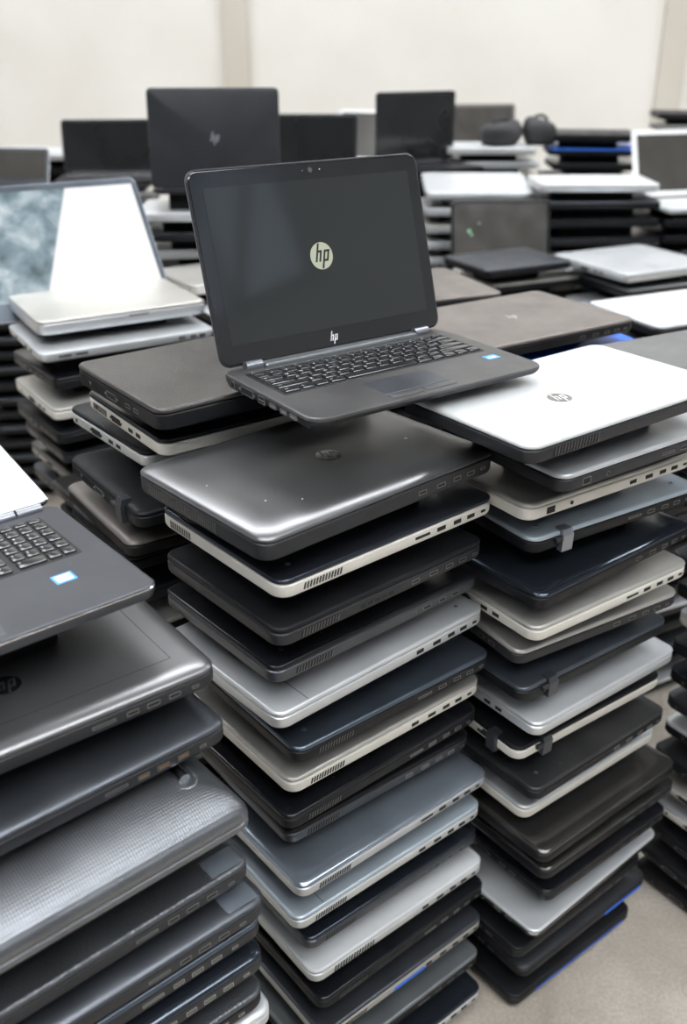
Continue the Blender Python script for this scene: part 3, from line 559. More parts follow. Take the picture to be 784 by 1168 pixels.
# ------------------------------------------------------------------ materials
def nt(name):
    m = bpy.data.materials.new(name); m.use_nodes = True
    t = m.node_tree; return m, t, t.nodes['Principled BSDF']
def setin(b, k, v):
    if k in b.inputs: b.inputs[k].default_value = v
def mat(name, col, rough=.4, metal=0., bump=None, dust=.0, spots=True, coat=0., var=.12, rvar=.12, spec=.5):
    m, t, b = nt(name); N = t.nodes.new; L = t.links.new
    rlo, rhi = (max(.29, rough-rvar), max(.30, rough+rvar)) if rough >= .28 else (max(.04, rough-rvar), min(.262, rough+rvar))
    tc = N('ShaderNodeTexCoord')
    # slow tone variation of the material itself
    n1 = N('ShaderNodeTexNoise'); n1.inputs['Scale'].default_value = 9; n1.inputs['Detail'].default_value = 6
    L(tc.outputs['Object'], n1.inputs['Vector'])
    r1 = N('ShaderNodeMapRange'); r1.inputs['From Min'].default_value = .3; r1.inputs['From Max'].default_value = .7
    r1.inputs['To Min'].default_value = 1-var; r1.inputs['To Max'].default_value = 1+var
    L(n1.outputs['Fac'], r1.inputs['Value'])
    mul = N('ShaderNodeVectorMath'); mul.operation = 'SCALE'; mul.inputs[0].default_value = col
    L(r1.outputs['Result'], mul.inputs['Scale'])
    cur = mul.outputs['Vector']
    # fine dust specks and wipe marks
    if dust > 0:
        n2 = N('ShaderNodeTexNoise'); n2.inputs['Scale'].default_value = 150; n2.inputs['Detail'].default_value = 3
        L(tc.outputs['Object'], n2.inputs['Vector'])
        r2 = N('ShaderNodeMapRange'); r2.inputs['From Min'].default_value = .68; r2.inputs['From Max'].default_value = .80
        r2.inputs['To Min'].default_value = 0; r2.inputs['To Max'].default_value = dust
        L(n2.outputs['Fac'], r2.inputs['Value'])
        n3 = N('ShaderNodeTexNoise'); n3.inputs['Scale'].default_value = 5.5; n3.inputs['Detail'].default_value = 3
        L(tc.outputs['Object'], n3.inputs['Vector'])
        r3 = N('ShaderNodeMapRange'); r3.inputs['From Min'].default_value = .35; r3.inputs['From Max'].default_value = .85
        r3.inputs['To Min'].default_value = 0; r3.inputs['To Max'].default_value = dust*.5
        L(n3.outputs['Fac'], r3.inputs['Value'])
        ad = N('ShaderNodeMath'); ad.operation = 'ADD'; L(r2.outputs['Result'], ad.inputs[0]); L(r3.outputs['Result'], ad.inputs[1])
        mx = N('ShaderNodeMix'); mx.data_type = 'RGBA'; L(ad.outputs[0], mx.inputs[0]); L(cur, mx.inputs[6])
        mx.inputs[7].default_value = (.42, .40, .37, 1); cur = mx.outputs[2]
    L(cur, b.inputs['Base Color'])
    n4 = N('ShaderNodeTexNoise'); n4.inputs['Scale'].default_value = 14; n4.inputs['Detail'].default_value = 7
    L(tc.outputs['Object'], n4.inputs['Vector'])
    r4 = N('ShaderNodeMapRange'); r4.inputs['From Min'].default_value = .3; r4.inputs['From Max'].default_value = .7
    r4.inputs['To Min'].default_value = rlo; r4.inputs['To Max'].default_value = rhi
    L(n4.outputs['Fac'], r4.inputs['Value']); L(r4.outputs['Result'], b.inputs['Roughness'])
    setin(b, 'Metallic', metal); setin(b, 'Coat Weight', coat); setin(b, 'Coat Roughness', .12); setin(b, 'Specular IOR Level', spec)
    if bump:
        kind, sc, st = bump
        if kind == 'noise': x = N('ShaderNodeTexNoise'); x.inputs['Scale'].default_value = sc; x.inputs['Detail'].default_value = 4; o = x.outputs['Fac']
        elif kind == 'cell': x = N('ShaderNodeTexVoronoi'); x.inputs['Scale'].default_value = sc; o = x.outputs['Distance']
        else:
            x = N('ShaderNodeTexWave'); x.inputs['Scale'].default_value = sc; x.inputs['Distortion'].default_value = .4; x.bands_direction = 'X'; o = x.outputs['Fac']
        L(tc.outputs['Object'], x.inputs['Vector'])
        if kind == 'weave':
            x2 = N('ShaderNodeTexWave'); x2.inputs['Scale'].default_value = sc*.8; x2.bands_direction = 'Y'; x2.inputs['Distortion'].default_value = .4
            L(tc.outputs['Object'], x2.inputs['Vector'])
            a2 = N('ShaderNodeMath'); a2.operation = 'ADD'; L(x.outputs['Fac'], a2.inputs[0]); L(x2.outputs['Fac'], a2.inputs[1]); o = a2.outputs[0]
        bp = N('ShaderNodeBump'); bp.inputs['Strength'].default_value = st; bp.inputs['Distance'].default_value = .0006
        L(o, bp.inputs['Height']); L(bp.outputs['Normal'], b.inputs['Normal'])
    return m
def emis(name, col, s, base=(.02, .02, .02, 1), rough=.1):
    m, t, b = nt(name); setin(b, 'Base Color', base); setin(b, 'Roughness', rough)
    setin(b, 'Emission Color', (*col, 1)); setin(b, 'Emission Strength', s); return m

M = dict(
 charcoal=mat('satin charcoal', (.19,.19,.195), .31, .85, None, .04, var=.05, rvar=.04),
 graphite=mat('dark grey plastic', (.028,.029,.033), .40, .25, None, .04, spec=.28),
 midnight=mat('scuffed midnight', (.040,.046,.060), .24, .7, None, .05),
 black=mat('matte black plastic', (.0085,.009,.011), .42, .0, None, .05, spec=.18),
 gloss=mat('glossy black plastic', (.006,.0065,.009), .22, .0, None, .06, coat=.12, spec=.25),
 scuffed=mat('scuffed black plastic', (.010,.011,.013), .34, .2, ('noise',120,.3), .25),
 slate=mat('slate plastic', (.085,.092,.105), .30, .75, None, .04),
 slateblue=mat('slate blue metal', (.085,.10,.12), .34, .7, None, .06),
 blue=mat('deep blue grey lid', (.11,.135,.17), .28, .85, None, .04),
 night=mat('night blue lid', (.040,.050,.066), .22, .75, None, .04, coat=.15),
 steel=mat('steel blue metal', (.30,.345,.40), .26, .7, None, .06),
 steelgrey=mat('steel grey metal', (.20,.215,.225), .34, .7, None, .06),
 silver=mat('brushed silver', (.58,.595,.61), .33, .5, None, .05, var=.05),
 silverblue=mat('pale blue silver', (.40,.46,.51), .36, .45, None, .06, var=.06),
 champagne=mat('champagne metal', (.49,.475,.44), .33, .5, None, .05, var=.05),
 cream=mat('cream plastic', (.64,.615,.56), .42, .0, None, .2, var=.08),
 pale=mat('pale silver plastic', (.60,.61,.60), .36, .3, None, .15, var=.06),
 white=mat('white lacquer', (.52,.53,.535), .32, .05, None, .03, coat=0, var=.03, spec=.35),
 grey=mat('plain grey lid', (.16,.16,.162), .42, .5, None, .06),
 taupe=mat('taupe brown lid', (.17,.150,.138), .40, .45, None, .1),
 bronze=mat('dark bronze lid', (.12,.115,.11), .26, .85, None, .04),
 leather=mat('dark leather grain', (.10,.106,.115), .34, .75, ('cell',330,.8), .03),
 leatherblack=mat('black leather grain', (.075,.070,.066), .34, .6, ('cell',330,.7), .12),
 weave=mat('grey woven plastic', (.17,.178,.19), .30, .85, ('weave',100,.30), .02),
 electric=mat('electric blue plastic', (.012,.15,.72), .3, .2, None, .05),
 orange=mat('orange plastic', (.75,.12,.03), .4, 0, None, .05),
 dark=mat('black recess', (.004,.004,.005), .6, 0),
 under=mat('underside plastic', (.006,.006,.006), .8, 0, spec=.15),
 rimgrey=mat('grey connector rim', (.26,.26,.26), .3, .8),
 rim=mat('nickel connector rim', (.55,.54,.52), .3, 1.),
 gold=mat('brass connector tongue', (.65,.33,.10), .35, .9),
 chrome=mat('polished metal', (.75,.75,.76), .14, 1., var=.03),
 hinge=mat('grey hinge metal', (.30,.31,.34), .3, .8),
 key=mat('black key plastic', (.018,.019,.021), .20, .1, None, .04, rvar=.04, coat=.3),
 keyedge=mat('grey key plastic', (.05,.052,.056), .3, .1, None, .05),
 deckdark=mat('dark slate palm rest', (.048,.050,.058), .36, .35, None, .04),
 deck=mat('charcoal palm rest', (.080,.078,.078), .36, .45, None, .05),
 decksilver=mat('silver palm rest', (.55,.53,.50), .4, .5, None, .05),
 legend=mat('white key print', (.7,.7,.7), .5),
 logodark=mat('mirror black badge', (.01,.01,.012), .12, .3),
 logolight=mat('pale badge', (.55,.56,.58), .3, .7),
 logowarm=mat('brushed badge', (.32,.31,.30), .25, .9),
 stickerblue=mat('blue sticker', (.05,.30,.72), .3), stickerwhite=mat('white sticker', (.8,.85,.9), .3),
 bezel=mat('glossy bezel', (.010,.010,.011), .12, 0, None, .05, coat=.6, rvar=.05),
 bezelwhite=mat('white bezel', (.75,.75,.74), .35),
 glass=mat('dark screen glass', (.012,.013,.014), .07, 0, None, .04, rvar=.03),
 glassgrey=mat('grey screen glass', (.06,.056,.05), .22, 0, None, .04),
 greenmark=mat('green sticker rest', (.25,.50,.28), .5),
 cloth=mat('black bag nylon', (.018,.018,.02), .7, 0, ('noise',300,.6), .1),
)

def hero_glass():
    m, t, b = nt('powered dark display'); N = t.nodes.new; L = t.links.new
    setin(b, 'Base Color', (.012,.013,.014,1)); setin(b, 'Roughness', .07)
    setin(b, 'Emission Color', (.052,.058,.056,1)); setin(b, 'Emission Strength', .34)
    return m
M['heroglass'] = hero_glass()
M['bootlogo'] = emis('lit boot badge', (.62,.66,.50), .78)

def reflection_display():
    # a bright reflection painted as glow: white area beside mottled bluish smudges
    m, t, b = nt('lit display'); N = t.nodes.new; L = t.links.new
    tc = N('ShaderNodeTexCoord'); sp = N('ShaderNodeSeparateXYZ'); L(tc.outputs['Object'], sp.inputs[0])
    a = N('ShaderNodeMath'); a.operation = 'MULTIPLY_ADD'; L(sp.outputs['Y'], a.inputs[0]); a.inputs[1].default_value = -.42
    L(sp.outputs['X'], a.inputs[2])
    r = N('ShaderNodeMapRange'); r.inputs['From Min'].default_value = -.100; r.inputs['From Max'].default_value = -.094
    L(a.outputs[0], r.inputs['Value'])
    n = N('ShaderNodeTexNoise'); n.inputs['Scale'].default_value = 13; n.inputs['Detail'].default_value = 4; n.inputs['Distortion'].default_value = .35
    L(tc.outputs['Object'], n.inputs['Vector'])
    cr = N('ShaderNodeValToRGB'); L(n.outputs['Fac'], cr.inputs[0])
    e = cr.color_ramp.elements; e[0].position = .32; e[0].color = (.06,.10,.11,1); e[1].position = .68; e[1].color = (.62,.70,.74,1)
    k = cr.color_ramp.elements.new(.5); k.color = (.24,.33,.38,1)
    mx = N('ShaderNodeMix'); mx.data_type = 'RGBA'; L(r.outputs['Result'], mx.inputs[0]); L(cr.outputs[0], mx.inputs[6]); mx.inputs[7].default_value = (1,1,1,1)
    L(mx.outputs[2], b.inputs['Emission Color']); setin(b, 'Emission Strength', 1.0)
    setin(b, 'Base Color', (.02,.02,.02,1)); setin(b, 'Roughness', .2); return m
M['litdisplay'] = reflection_display()
M['whitedisplay'] = emis('blank white display', (.93,.95,.96), .85, (.3,.3,.3,1), .25)

# ------------------------------------------------------------------ mesh builder
class MB:
    def __init__(s): s.v = []; s.f = []; s.m = []; s.mats = []
    def mi(s, m):
        if m not in s.mats: s.mats.append(m)
        return s.mats.index(m)
    def loft(s, W, D, rings, m, n=6, cap=(True, True), cx=0, cy=0):
        """rounded-rectangle rings (inset, z, radius), bottom to top or top to bottom"""
        rings = list(rings)
        if cap[1] and min(W, D) > .05: i_, z_, r_ = rings[-1]; rings.append((i_+.0015, z_, max(.0004, r_-.001)))
        k = s.mi(m); base = len(s.v); cnt = 4*(n+1)
        for (ins, z, r) in rings:
            hw, hd = W/2-ins, D/2-ins; r = max(.0004, min(r, hw*.98, hd*.98))
            for q, (sx, sy) in enumerate(((1,1),(-1,1),(-1,-1),(1,-1))):
                for i in range(n+1):
                    a = math.pi/2*(q+i/n)
                    s.v.append((cx+sx*(hw-r)+r*math.cos(a), cy+sy*(hd-r)+r*math.sin(a), z))
        up = rings[-1][1] >= rings[0][1]
        for j in range(len(rings)-1):
            for i in range(cnt):
                a, b_ = base+j*cnt+i, base+j*cnt+(i+1) % cnt
                f = (a, b_, b_+cnt, a+cnt); s.f.append(f if up else f[::-1]); s.m.append(k)
        bot = tuple(base+i for i in range(cnt)); top = tuple(base+(len(rings)-1)*cnt+i for i in range(cnt))
        if cap[0]: s.f.append(bot[::-1] if up else bot); s.m.append(k)
        if cap[1]: s.f.append(top if up else top[::-1]); s.m.append(k)
    def hexa(s, p, m):
        k = s.mi(m); b_ = len(s.v); s.v += [tuple(q) for q in p]
        for f in ((0,3,2,1),(4,5,6,7),(0,1,5,4),(1,2,6,5),(2,3,7,6),(3,0,4,7)): s.f.append(tuple(b_+i for i in f)); s.m.append(k)
    def box(s, x0, x1, y0, y1, z0, z1, m, sk=0):
        # sk slants the box: the top edge shifts in x
        s.hexa([(x0,y0,z0),(x1,y0,z0),(x1,y1,z0),(x0,y1,z0),(x0+sk,y0,z1),(x1+sk,y0,z1),(x1+sk,y1,z1),(x0+sk,y1,z1)], m)
    def bev(s, x0, x1, y0, y1, z0, z1, m, b=.001, r=.002):
        s.loft(x1-x0, y1-y0, [(0,z0,r),(0,z1-b,r),(b*.4,z1-b*.35,r),(b*1.2,z1,r)], m, n=3, cx=(x0+x1)/2, cy=(y0+y1)/2)
    def cyl(s, c, ax, r, h, m, n=16, r2=None):
        k = s.mi(m); ax = Vector(ax).normalized(); q = ax.to_track_quat('Z', 'Y').to_matrix(); c = Vector(c); b_ = len(s.v)
        for z, rr in ((0, r), (h, r2 if r2 is not None else r)):
            for i in range(n):
                a = 2*math.pi*i/n; s.v.append(tuple(c+q @ Vector((rr*math.cos(a), rr*math.sin(a), z))))
        for i in range(n):
            j = (i+1) % n; s.f.append((b_+i, b_+j, b_+n+j, b_+n+i)); s.m.append(k)
        s.f.append(tuple(b_+n-1-i for i in range(n))); s.m.append(k); s.f.append(tuple(b_+n+i for i in range(n))); s.m.append(k)
    def poly(s, pts, z0, z1, m):
        k = s.mi(m); b_ = len(s.v); n = len(pts)
        for z in (z0, z1):
            for x, y in pts: s.v.append((x, y, z))
        for i in range(n):
            j = (i+1) % n; s.f.append((b_+i, b_+j, b_+n+j, b_+n+i)); s.m.append(k)
        s.f.append(tuple(b_+n+i for i in range(n))); s.m.append(k); s.f.append(tuple(b_+n-1-i for i in range(n))); s.m.append(k)
    def mesh(s, name, angle=32):
        me = bpy.data.meshes.new(name); me.from_pydata(s.v, [], s.f)
        for m in s.mats: me.materials.append(M[m])
        me.polygons.foreach_set('material_index', s.m); me.update()
        me.polygons.foreach_set('use_smooth', [True]*len(me.polygons)); me.set_sharp_from_angle(angle=R(angle))
        return me

def link(name, me, parent=None, loc=(0,0,0), rot=(0,0,0)):
    o = bpy.data.objects.new(name, me); C.objects.link(o); o.location = loc; o.rotation_euler = rot
    if parent: o.parent = parent
    return o
def thing(name, loc, rz, label, cat, group=None, rot=None):
    o = bpy.data.objects.new(name, None); C.objects.link(o); o.location = loc; o.rotation_euler = rot or (0, 0, rz); o.empty_display_size = .05
    o['label'] = label; o['category'] = cat
    if group: o['group'] = group
    return o
def struct(o): o['kind'] = 'structure'; return o

CACHE = {}
def cached(key, fn):
    if key not in CACHE: CACHE[key] = fn()
    return CACHE[key]

# ------------------------------------------------------------------ hp style badge, drawn in a unit disc
def badge(mb, r, disc, letters, z, cx=0, cy=0, rot=0, sx=1.0, tall=True):
    def T(p):
        x, y = p; x = x+.28*y; x *= r*sx; y *= r
        return (cx+x*math.cos(rot)-y*math.sin(rot), cy+x*math.sin(rot)+y*math.cos(rot))
    if disc:
        pts = [(cx+r*sx*math.cos(a)*math.cos(rot)-r*math.sin(a)*math.sin(rot), cy+r*sx*math.cos(a)*math.sin(rot)+r*math.sin(a)*math.cos(rot)) for a in [2*math.pi*i/40 for i in range(40)]]
        mb.poly(pts, z, z+.0003, disc)
    z1 = z+.0003 if disc else z
    top = .93 if tall else .8
    w = .16
    bars = [(-.50,-.50+w,-.42,top),(-.50+w,-.02-.02,.26,.42),(-.18,-.18+w,-.42,.30),
            (.16,.16+w,-top,.42),(.16+w,.62,.26,.42),(.50,.50+w,-.42,.42),(.16+w,.62,-.42,-.26)]
    for k, (a, b_, c, d) in enumerate(bars):
        mb.poly([T((a,c)),T((b_,c)),T((b_,d)),T((a,d))], z1, z1+.0002+.00001*k, letters)

# ------------------------------------------------------------------ connectors
PORT = dict(usb=(.0135,.0055), hdmi=(.0150,.0055), lan=(.0150,.0095), jack=(.006,.006), sd=(.026,.0035), lock=(.008,.0035), vga=(.030,.0095), power=(.009,.009))
def port_mesh(kind, rim, inner):
    def f():
        w, h = PORT[kind]; mb = MB(); t = .0007
        if kind in ('jack', 'power'):
            mb.cyl((0,0,0), (0,-1,0), w/2, .0007, rim, 16); mb.cyl((0,-.0006,0), (0,-1,0), w/2-t, .0004, 'dark', 16)
        else:
            mb.box(-w/2,w/2,-.0007,.001,-h/2,-h/2+t,rim); mb.box(-w/2,w/2,-.0007,.001,h/2-t,h/2,rim)
            mb.box(-w/2,-w/2+t,-.0007,.001,-h/2+t,h/2-t,rim); mb.box(w/2-t,w/2,-.0007,.001,-h/2+t,h/2-t,rim)
            mb.box(-w/2+t,w/2-t,-.0003,.001,-h/2+t,h/2-t,'dark')
            if kind in ('usb', 'lan', 'hdmi'): mb.box(-w/2+2.4*t,w/2-2.4*t,-.0005,.0005,-.0008,.0006,inner)
            if kind == 'vga':
                mb.cyl((-w/2-.003,0,0),(0,-1,0),.002,.0012,rim,8); mb.cyl((w/2+.003,0,0),(0,-1,0),.002,.0012,rim,8)
        return mb.mesh('port_'+kind)
    return cached(('port',kind,rim,inner), f)
def vent_mesh(n, pitch, h, sk, w=.0022, ridge=False):
    def f():
        mb = MB()
        for i in range(n):
            mb.box(i*pitch, i*pitch+w, -.0005, .001, -h/2, h/2, 'dark', sk)
            if ridge: mb.box(i*pitch+w, i*pitch+w+.0007, -.0009, .001, -h/2, h/2, 'rimgrey', sk)
        return mb.mesh('vent')
    return cached(('vent',n,pitch,h,sk,w,ridge), f)

def side_put(base, side, W, D, name, me, u, z):
    # side 'y': the long near edge, u along x.  side 'x': the short left edge, u along the depth
    if side == 'y': return link(name, me, base, (u, -D/2, z))
    return link(name, me, base, (-W/2, u, z), (0, 0, -math.pi/2))

LIDT = .0075
ROLL = {'roll':(.034,.013),'roll2':(.020,.0105),'roll3':(.012,.009)}
def lid_dims(flags):
    if 'A3' in flags: return .075, .038
    for k in ('roll3','roll2','roll'):
        if k in flags.split(): return ROLL[k]
    return (.0045, LIDT)
def lid_mesh(W, D, m, flags):
    e, tl = lid_dims(flags); mb = MB(); r = .019
    z0 = .0025
    rings = [(.003,.0006,r-.003),(.0004,.0012,r),(0,z0,r)]
    for j in range(1, 9):
        a = math.pi/2*j/8; ins = e*(1-math.cos(a)); rings.append((ins, z0+(tl-z0)*math.sin(a), r*(1-.25*math.sin(a)) + ins*.25))
    mb.loft(W, D, rings, m)
    return mb.mesh('lid')
def base_mesh(W, D, m, tb, hump):
    mb = MB(); r = .019
    rings = [(.004,0,r-.004),(.0012,-.0006,r),(0,-.0022,r),(0,-tb*.72,r),(.0015,-tb*.9,r),(.006,-tb,r)]
    mb.loft(W, D, rings, m)
    # battery and foot block below, set well back from the edges
    if hump > .001:
        i = .066
        mb.loft(W, D, [(.010,-tb+.0002,r),(.030,-tb-min(.005,hump*.4),r),(i,-tb-min(.007,hump*.6),r),(i,-tb-hump,r)], 'under', n=3, cap=(False, True))
    return mb.mesh('base')

ORD = ['topmost','second','third','fourth','fifth','sixth','seventh','eighth','ninth','tenth','eleventh','twelfth','thirteenth','fourteenth','fifteenth','sixteenth','seventeenth','eighteenth','nineteenth','twentieth','twenty-first','twenty-second','twenty-third','twenty-fourth']
PHRASE = dict(
 centre='the tall centre stack', right='the stack right of centre', front='the lower left stack',
 behindleft='the stack behind centre left', silverleft='the stack under the lit screen', farleft='the stack cut by left edge',
 darkgap='the dark stack deep behind the left one', brown='the stack under the brown lid', brownback='the stack behind the brown lid', farright='the lower right edge stack',
 whitelid='the white lidded right edge stack', silvernotebook='the silver notebook stack', blackslanted='the low black middle stack',
 creamcorner='the stack behind the powered screen', darkopen='the stack under the tall lid', apple='the far silver stack',
 slab='the pale slab topped stack', mixed='the stack under the bags', blueorange='the far blue orange stack',
 tallright='the upper right corner stack', whiteopen='the stack under the white-framed laptop', blackright='the black right edge stack',
 b77='the stack under the small screen', leftedge='the far left edge stack', silverflat='the flat upper left stack',
 b320='the stack behind the black screen', b428='the stack under the black laptop',
 whiteleft='the stack under the white-framed screen', greyfar='the stack under the grey laptop')
NAMEC = dict(charcoal='satin charcoal',graphite='dark grey',midnight='scuffed midnight black',black='matte black',gloss='glossy black',scuffed='dusty scuffed black',slate='slate grey',slateblue='slate blue',blue='deep blue grey',night='night blue',steel='steel blue',steelgrey='steel grey',silver='silver',silverblue='pale blue silver',champagne='champagne',cream='cream',pale='pale silver',white='white',grey='plain grey',taupe='taupe brown',bronze='dark bronze',leather='leather-grained dark',leatherblack='leather-grained black',weave='grey woven-texture',electric='electric blue',orange='orange')
SPECIAL = {('centre',0):'satin charcoal closed laptop with black hp badge, topmost of the centre stack',
 ('right',0):'large closed laptop with clean white lid and hp badge, top of right stack',
 ('front',0):'closed charcoal laptop with round hp badge directly under the open laptop at left',
 ('front',2):'thick grey woven-texture laptop with rolled edge and metal hinge barrel at lower left',
 ('behindleft',0):'leather-grained black closed laptop left of the powered open laptop',
 ('silverleft',0):'champagne closed laptop lying before the lit white screen at left',
 ('brown',0):'wide taupe brown closed laptop with faint hp badge behind the white lid',
 ('brown',1):'electric blue laptop sticking out under the wide taupe brown laptop',
 ('whitelid',0):'closed laptop with white lid at the right edge behind the grey lid',
 ('farright',0):'plain grey closed laptop at the right edge beside the large white lid',
 ('apple',0):'closed silver laptop with small white round emblem, on the far silver stack'}

def make_closed(row, idx, below_top):
    stack, x, y, h, yaw, W, D, lm, bm, flags = row
    fl = flags.split()
    tb = .019 if 'thick' not in fl and 'roll' not in fl else .024
    if 'A3' in fl: tb = .012
    if 'thin' in fl: tb = .009
    e, tl = lid_dims(flags)
    hump = max(0, h-tb-below_top-.0003)
    z0 = h-tb-hump
    if hump > .045 and 'fill' not in fl: pass
    label = SPECIAL.get((stack, idx), '%s laptop, %s base, %s in %s' % (NAMEC[lm], NAMEC[bm], ORD[idx], PHRASE[stack]))
    rot = None
    if 'tilt' in fl: z0 += D/2*math.sin(R(8)); rot = (R(8), 0, R(yaw))
    root = thing('closed_laptop', (x, y, z0), R(yaw), label, 'laptop', 'closed laptops in '+PHRASE[stack], rot=rot)
    zs = tb+hump
    base = link('base', cached(('b',W,D,bm,tb,round(hump,4)), lambda: base_mesh(W, D, bm, tb, hump)), root, (0,0,zs))
    lid = link('lid', cached(('l',W,D,lm,flags if 'A3' in fl else (e,tl)), lambda: lid_mesh(W, D, lm, flags)), root, (0,0,zs))
    zc = -tb*.5
    rim = 'rim' if 'glint' in fl else 'dark' if bm in ('cream','pale','silver','white','champagne') else 'rimgrey'
    inner = 'gold' if 'gold' in fl else 'rimgrey' if 'glint' in fl else 'dark'
    sc = .8 if tb > .015 else .5
    def put(side, kind, u, dz=0): 
        side_put(base, side, W, D, 'port', port_mesh(kind, rim, inner), u, zc+.0008+dz)
    if 'ports' in fl:
        for kind, u in (('lock', W/2-.028), ('usb', W/2-.052), ('usb', W/2-.078), ('hdmi', W/2-.108), ('sd' if idx % 2 else 'usb', W/2-.142)): put('y', kind, u+(idx % 3)*.003)
    if 'bports' in fl:
        for kind, u in (('usb', W/2-.03), ('usb', W/2-.055)): put('y', kind, u)
    if 'bold' in fl:
        for kind, u in (('lan', -W/2+.045), ('jack', -W/2+.085)): put('y', kind, u)
    if 'rports' in fl:
        for kind, u in (('lock', W/2-.030), ('usb', W/2-.055), ('hdmi', W/2-.080), ('usb', W/2-.104), ('sd', W/2-.136)): put('y', kind, u-(idx % 3)*.006)
    if 'lports' in fl:
        for kind, u in (('jack', D/2-.05), ('vga', 0.01), ('usb', -.04), ('usb', -.065)): put('x', kind, u+(idx % 3)*.01)
    if 'lvent' in fl:
        n = 36 if 'roll' in fl else 12
        side_put(base, 'x', W, D, 'vent_grille', vent_mesh(n, .0042, .010, 0, .0018), -D*.02+.09 - n*.0042*0, zc) if False else link('vent_grille', vent_mesh(n, .0042, .010 if tb < .022 else .013, 0, .0018, bm in ('graphite','slate')), base, (-W/2, D/2-.028, zc+.0008), (0,0,-math.pi/2))
    if 'vent' in fl:
        big = lm == 'white'
        link('vent_grille', vent_mesh(15 if big else 13, .0055 if big else .0046, .012 if big else .0085, .0022, .0028 if big else .0024, bm in ('graphite','slate','black')), base, (-W/2+(.040 if big else .034), -D/2, zc+.0006))
    if 'slots' in fl: link('vent_grille', vent_mesh(5, .012, .004, 0, .008), base, (-W/2+.13, -D/2, zc))
    for k, sx in (('screw', -1), ('screwr', 1)):
        if k in fl:
            mb = MB(); mb.cyl((0,0,-.0002), (0,0,1), .0042, .0010, lm, 18); mb.cyl((0,0,.0007), (0,0,1), .0030, .0004, 'hinge', 16); mb.cyl((0,0,.0010), (0,0,1), .0013, .0002, 'dark', 8)
            link('screw', mb.mesh('screw'), lid, (sx*(W/2-.034), -D/2+.030, tl))
    if 'seam' in fl:
        mb = MB()
        if stack == 'front': # a stamped panel line set in from the edge of the lid
            i = e+.018
            mb.box(-W/2+i, W/2-i, -D/2+i, -D/2+i+.0006, 0, .0002, 'dark'); mb.box(W/2-i-.0006, W/2-i, -D/2+i, D/2-i, 0, .0002, 'dark')
        else: mb.box(-W/2+.052, -W/2+.0528, -D/2+.004, D/2-.006, 0, .0002, 'dark')
        link('seam', mb.mesh('seam'), lid, (0,0,tl))
    if 'logo' in fl or 'logoA' in fl:
        mb = MB(); rr = .0175 if stack == 'centre' else .0165
        disc, let = ('logodark','hinge') if stack == 'centre' else ('logowarm','white') if stack == 'right' else ('logodark','charcoal') if stack == 'front' else (None,'logolight')
        badge(mb, rr, disc, let, 0)
        px = {'centre':(0.0077,-0.0089),'right':(-.045,-.025),'front':(0.0006,-0.0354)}.get(stack, (0,0))
        link('hp_badge', mb.mesh('hp_badge'), lid, (px[0], px[1], tl))
    if stack == 'centre' and idx == 0:
        for u, v, q in (0.1236,-0.0347,.0026), (-0.1377,-0.0634,.0013), (-0.1651,0.0173,.0010), (-0.1025,-0.0884,.0009):
            mb = MB(); mb.cyl((u, v, tl-.0001), (0,0,1), q, .0003, 'legend', 10); link('paint_speck', mb.mesh('paint_speck'), lid)
    if stack == 'apple' and idx == 0:
        mb = MB(); mb.cyl((0,0,0), (0,0,1), .017, .0004, 'white', 24); link('emblem', mb.mesh('emblem'), lid, (0,0,tl))
    if 'clip' in fl or 'clipl' in fl:
        mb = MB(); w = .020
        mb.hexa([(-w/2,-.006,-tb-.004),(w/2,-.006,-tb-.004),(w/2,.004,-tb-.004),(-w/2,.004,-tb-.004),(-w/2,-.007,tl*.2),(w/2,-.007,tl*.2),(w/2,.004,tl*.2),(-w/2,.004,tl*.2)], 'hinge' if lm == 'silverblue' else 'slate')
        mb.hexa([(-w/2,-.007,tl*.2),(w/2,-.007,tl*.2),(w/2,.004,tl*.2),(-w/2,.004,tl*.2),(-w/2+.001,-.003,tl+.0025),(w/2-.001,-.003,tl+.0025),(w/2-.001,.012,tl+.0025),(-w/2+.001,.012,tl+.0025)], 'hinge' if lm == 'silverblue' else 'slate')
        mb.cyl((-w/2-.012,-.003,-.003), (1,0,0), .0045, .012, 'graphite', 14)
        me = mb.mesh('hinge_bracket')
        if 'clip' in fl: link('hinge_bracket', me, base, (-W/2+.062, -D/2-.0002, 0))
        if 'clipl' in fl or lm == 'black': link('hinge_bracket', me, base, (-W/2-.0002, -D/2+.055, 0), (0,0,-math.pi/2))
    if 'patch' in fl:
        mb = MB(); mb.bev(W/2-.050, W/2-.010, -D/2+.006, -D/2+.034, 0, .0003, 'steel', .0001, .001); link('film_patch', mb.mesh('film_patch'), lid, (0,0,tl))  # bright corner highlight laid on the lid as a lighter quad
    if 'blue' in fl or 'blueright' in fl or 'bluelong' in fl:
        mb = MB(); xa, xb, zh = (-.03,.04,.003) if 'blue' in fl else (.05,W/2-.02,.0035) if 'blueright' in fl else (-W/2+.06,W/2-.025,.0015); mb.box(xa, xb, -.0006, .001, -zh, zh, 'electric'); link('blue_strip', mb.mesh('blue_strip'), base, (0,-D/2,-tb*.62))
    if 'notch' in fl:
        mb = MB(); mb.box(-.022, .022, -.0006, .001, -.002, .0022, 'hinge'); link('latch_notch', mb.mesh('latch_notch'), base, (.03,-D/2,-.004))
